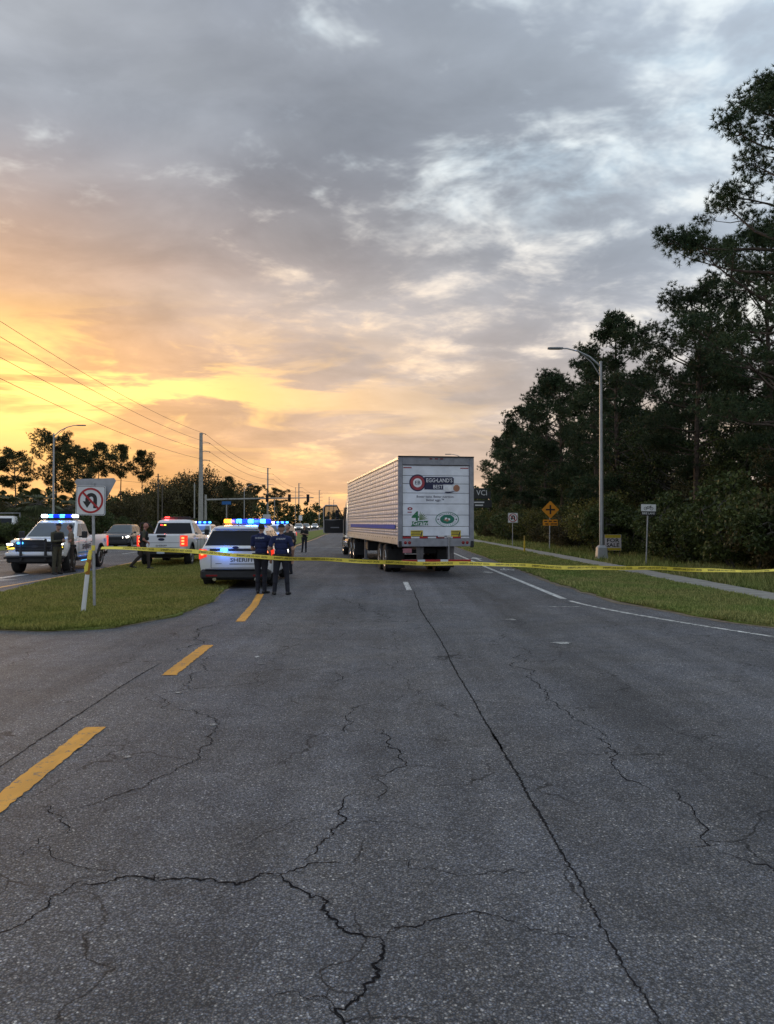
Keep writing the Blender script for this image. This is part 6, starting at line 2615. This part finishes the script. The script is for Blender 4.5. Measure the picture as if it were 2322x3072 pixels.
def utility(x, y, H, r_, label, arms=True):
    o = empty('utility_pole', (x, y, 0.03), 0, label, 'utility pole', 'concrete utility poles along the opposite carriageway')
    q = MB()
    q.tube([(0, 0, 0), (0, 0, H)], [r_, r_ * .62], 10)
    q.build('pole', M_CONCP, o, smooth=40)
    tips = []
    for k, z in enumerate((H - .15, H - 1.7, H - 3.15, H - 4.65)):
        ln = .75 if k == 0 else 1.45
        q = MB()
        q.tube([(0, 0, z - (.25 if k == 0 else 0)), (ln * .5, 0, z + .03), (ln, 0, z)], [.07, .05, .035], 6)
        a_ = q.build('arm', M_CONCP, o)
        q = MB()
        q.lathe([(.06, 0), (.09, .03), (.05, .07), (.09, .11), (.05, .16)], 8, Matrix.Translation((ln, 0, z - .16)))
        q.build('insulator', M_SIGNB, a_)
        tips.append(Vector((x + ln, y, z + .03)))
    POLES.append(tips)


for x, y, r_, lab in ((-28.6, 47.0, .30, 'utility pole just outside the left edge, carrying the wires overhead'), (-31.4, 130.0, .44, 'thick concrete utility pole rising above the rear-facing pickup'), (-32.8, 212.0, .30, 'second utility pole, behind the traffic-signal arm'),
                      (-33.5, 293.0, .30, 'third utility pole, right of the middle traffic signal'), (-31.3, 356.0, .28, 'fourth utility pole, left of the open truck door'), (-33.2, 442.0, .28, 'fifth utility pole, above the open truck door'), (-34.6, 500.0, .26, 'last utility pole visible beside the truck')):
    utility(x, y, 17.0, r_, lab)


def wire(a, b, sag, label, r_=.028):
    n = 26
    mid = (a + b) / 2
    q = MB()
    pts = []
    for k in range(n + 1):
        t = k / n
        p = a.lerp(b, t)
        p.z -= sag * 4 * t * (1 - t)
        pts.append(p - mid)
    q.tube(pts, r_, 4)
    o = q.build('power_wire', M_WIRE)
    o.location = mid
    tag(o, label, 'wire', 'power wires')


_rank = ('top', 'second', 'third', 'lowest')
_span = ('overhead from the left edge to the thick concrete pole', 'from the thick concrete pole to the second pole', 'from the second to the third utility pole', 'from the third to the fourth utility pole')
for i in range(4):
    for k in range(4):
        if i > 1 and k == 0:
            continue
        wire(POLES[i][k], POLES[i + 1][k], 1.0 if i == 0 else 1.3, '%s wire %s' % (_rank[k], _span[i]), .022 if i == 0 else .03)
wire(Vector((-60, 95, 11.2)), Vector((-39.5, 133, 8.6)), .6, 'thin service wire at the left edge above the low pine', .022)
wire(Vector((-34, 240, 11.6)), Vector((12, 240, 12.4)), .8, 'thin wire crossing the road far beyond the traffic signals', .035)

for x, y, H, r_, lab, m_ in ((-39.5, 133, 10.3, .16, 'dark wooden pole between the pines and the concrete utility pole', M_WOOD), (-39.2, 134.5, 8.6, .13, 'shorter wooden pole standing right of the dark wooden pole', M_WOOD),
                          (-30.6, 122.5, 8.2, .12, 'thin grey pole left of the thick concrete utility pole', M_CONCP), (-24.8, 170.0, 7.0, .10, 'thin grey pole right of the second utility pole', M_CONCP), (-28.6, 241, 13.0, .10, 'thin mast just left of the third utility pole', M_CONCP)):
    o = empty('service_pole', (x, y, 0.03), 0, lab, 'pole')
    q = MB()
    q.tube([(0, 0, 0), (0, 0, H)], [r_, r_ * .7], 8)
    q.build('pole', m_, o, smooth=40)
    q = MB()
    q.box((0, 0, H - .5), (.9 if m_ == M_WOOD else .3, .10, .10))
    q.build('cross_arm', m_, o)


# traffic signal mast --------------------------------------------------------
o = empty('signal_mast', (-29.4, 125.0, 0.03), 0, 'long grey signal mast arm reaching over the opposite carriageway', 'signal mast')
q = MB()
q.tube([(0, 0, 0), (0, 0, 6.4)], [.22, .17], 10)
q.build('pole', M_CONCP, o, smooth=40)
q = MB()
q.tube([(0, 0, 5.55), (8, 0, 5.75), (17.5, 0, 5.9)], [.15, .12, .08], 8)
q.build('mast_arm', M_CONCP, o, smooth=40)
for x, lab in ((10.0, 'traffic signal hanging in front of the second utility pole'), (13.6, 'middle traffic signal on the mast arm'), (16.6, 'traffic signal at the tip of the mast arm')):
    t_ = empty('traffic_signal', (-29.4 + x, 124.8, 5.85), 0, lab, 'traffic signal', 'traffic signals on the mast arm')
    q = MB()
    q.box((0, 0, 0), (.46, .26, 1.25), .04)
    q.build('housing', M_SIGNB, t_)
    for k in (-1, 0, 1):
        q = MB()
        q.lathe([(.15, 0), (.16, .22), (.14, .22), (.13, .02)], 14, frame((0, -.13, k * .38), (1, 0, 0), (0, 0, 1)))
        q.build('visor', M_SIGNB, t_)
o = empty('street_name_sign', (-22.9, 110.0, 0.03), 0, 'blue street-name sign on a grey pole above the sheriff SUV', 'road sign')
post(o, (0, 0, 0), (0, 0, 4.9), .07, M_CONCP)
q = MB()
q.box((0, -.09, 4.65), (1.30, .03, .46), .01)
q.build('sign_panel', mat('street_sign_blue', (.012, .12, .36), .45), o)
o = empty('guide_sign', (-23.4, 150.0, 0.03), 0, 'pale grey guide sign below the second utility pole', 'road sign')
for x in (-.5, .5):
    post(o, (x, 0, 0), (x, 0, 3.4), .05)
q = MB()
q.prism(rounded(1.5, .95, .05), .02, face((0, -.06, 3.0)))
q.build('sign_panel', M_SIGNW, o)
o = empty('guide_sign', (-20.3, 181.0, 0.03), 0, 'small white sign above the distant white SUV', 'road sign')
post(o, (0, 0, 0), (0, 0, 3.4), .05)
q = MB()
q.prism(rounded(.8, 1.2, .05), .02, face((0, -.06, 3.0)))
q.build('sign_panel', M_SIGNW, o)

# dark roadside business sign beside the trailer corner
o = empty('business_sign', (12.0, 98.0, 0.03), 0, 'dark business sign with white letters just right of the trailer corner', 'sign')
for x in (-1.1, 1.1):
    post(o, (x, .1, 0), (x, .1, 6.2), .10, M_BLK)
q = MB()
q.box((0, 0, 5.55), (2.4, .25, 1.35), .03)
p2_ = q.build('sign_panel', mat('sign_charcoal', (.035, .037, .04), .5), o)
lettering('lettering', p2_, 'VCI', .95, frame((0.05, -.135, 5.6), (1, 0, 0), (0, 0, 1)), M_SIGNW, .0, .95)
q = MB()
q.box((0, 0, 4.2), (2.6, .22, .95), .03)
p3_ = q.build('lower_panel', mat('sign_charcoal', (.035, .037, .04), .5), o)
for z, w_ in ((4.42, 1.3), (4.05, 1.0)):
    q = MB()
    q.box((-.3, -.115, z), (w_, .01, .16))
    q.build('text_line', M_SIGNW, p3_)
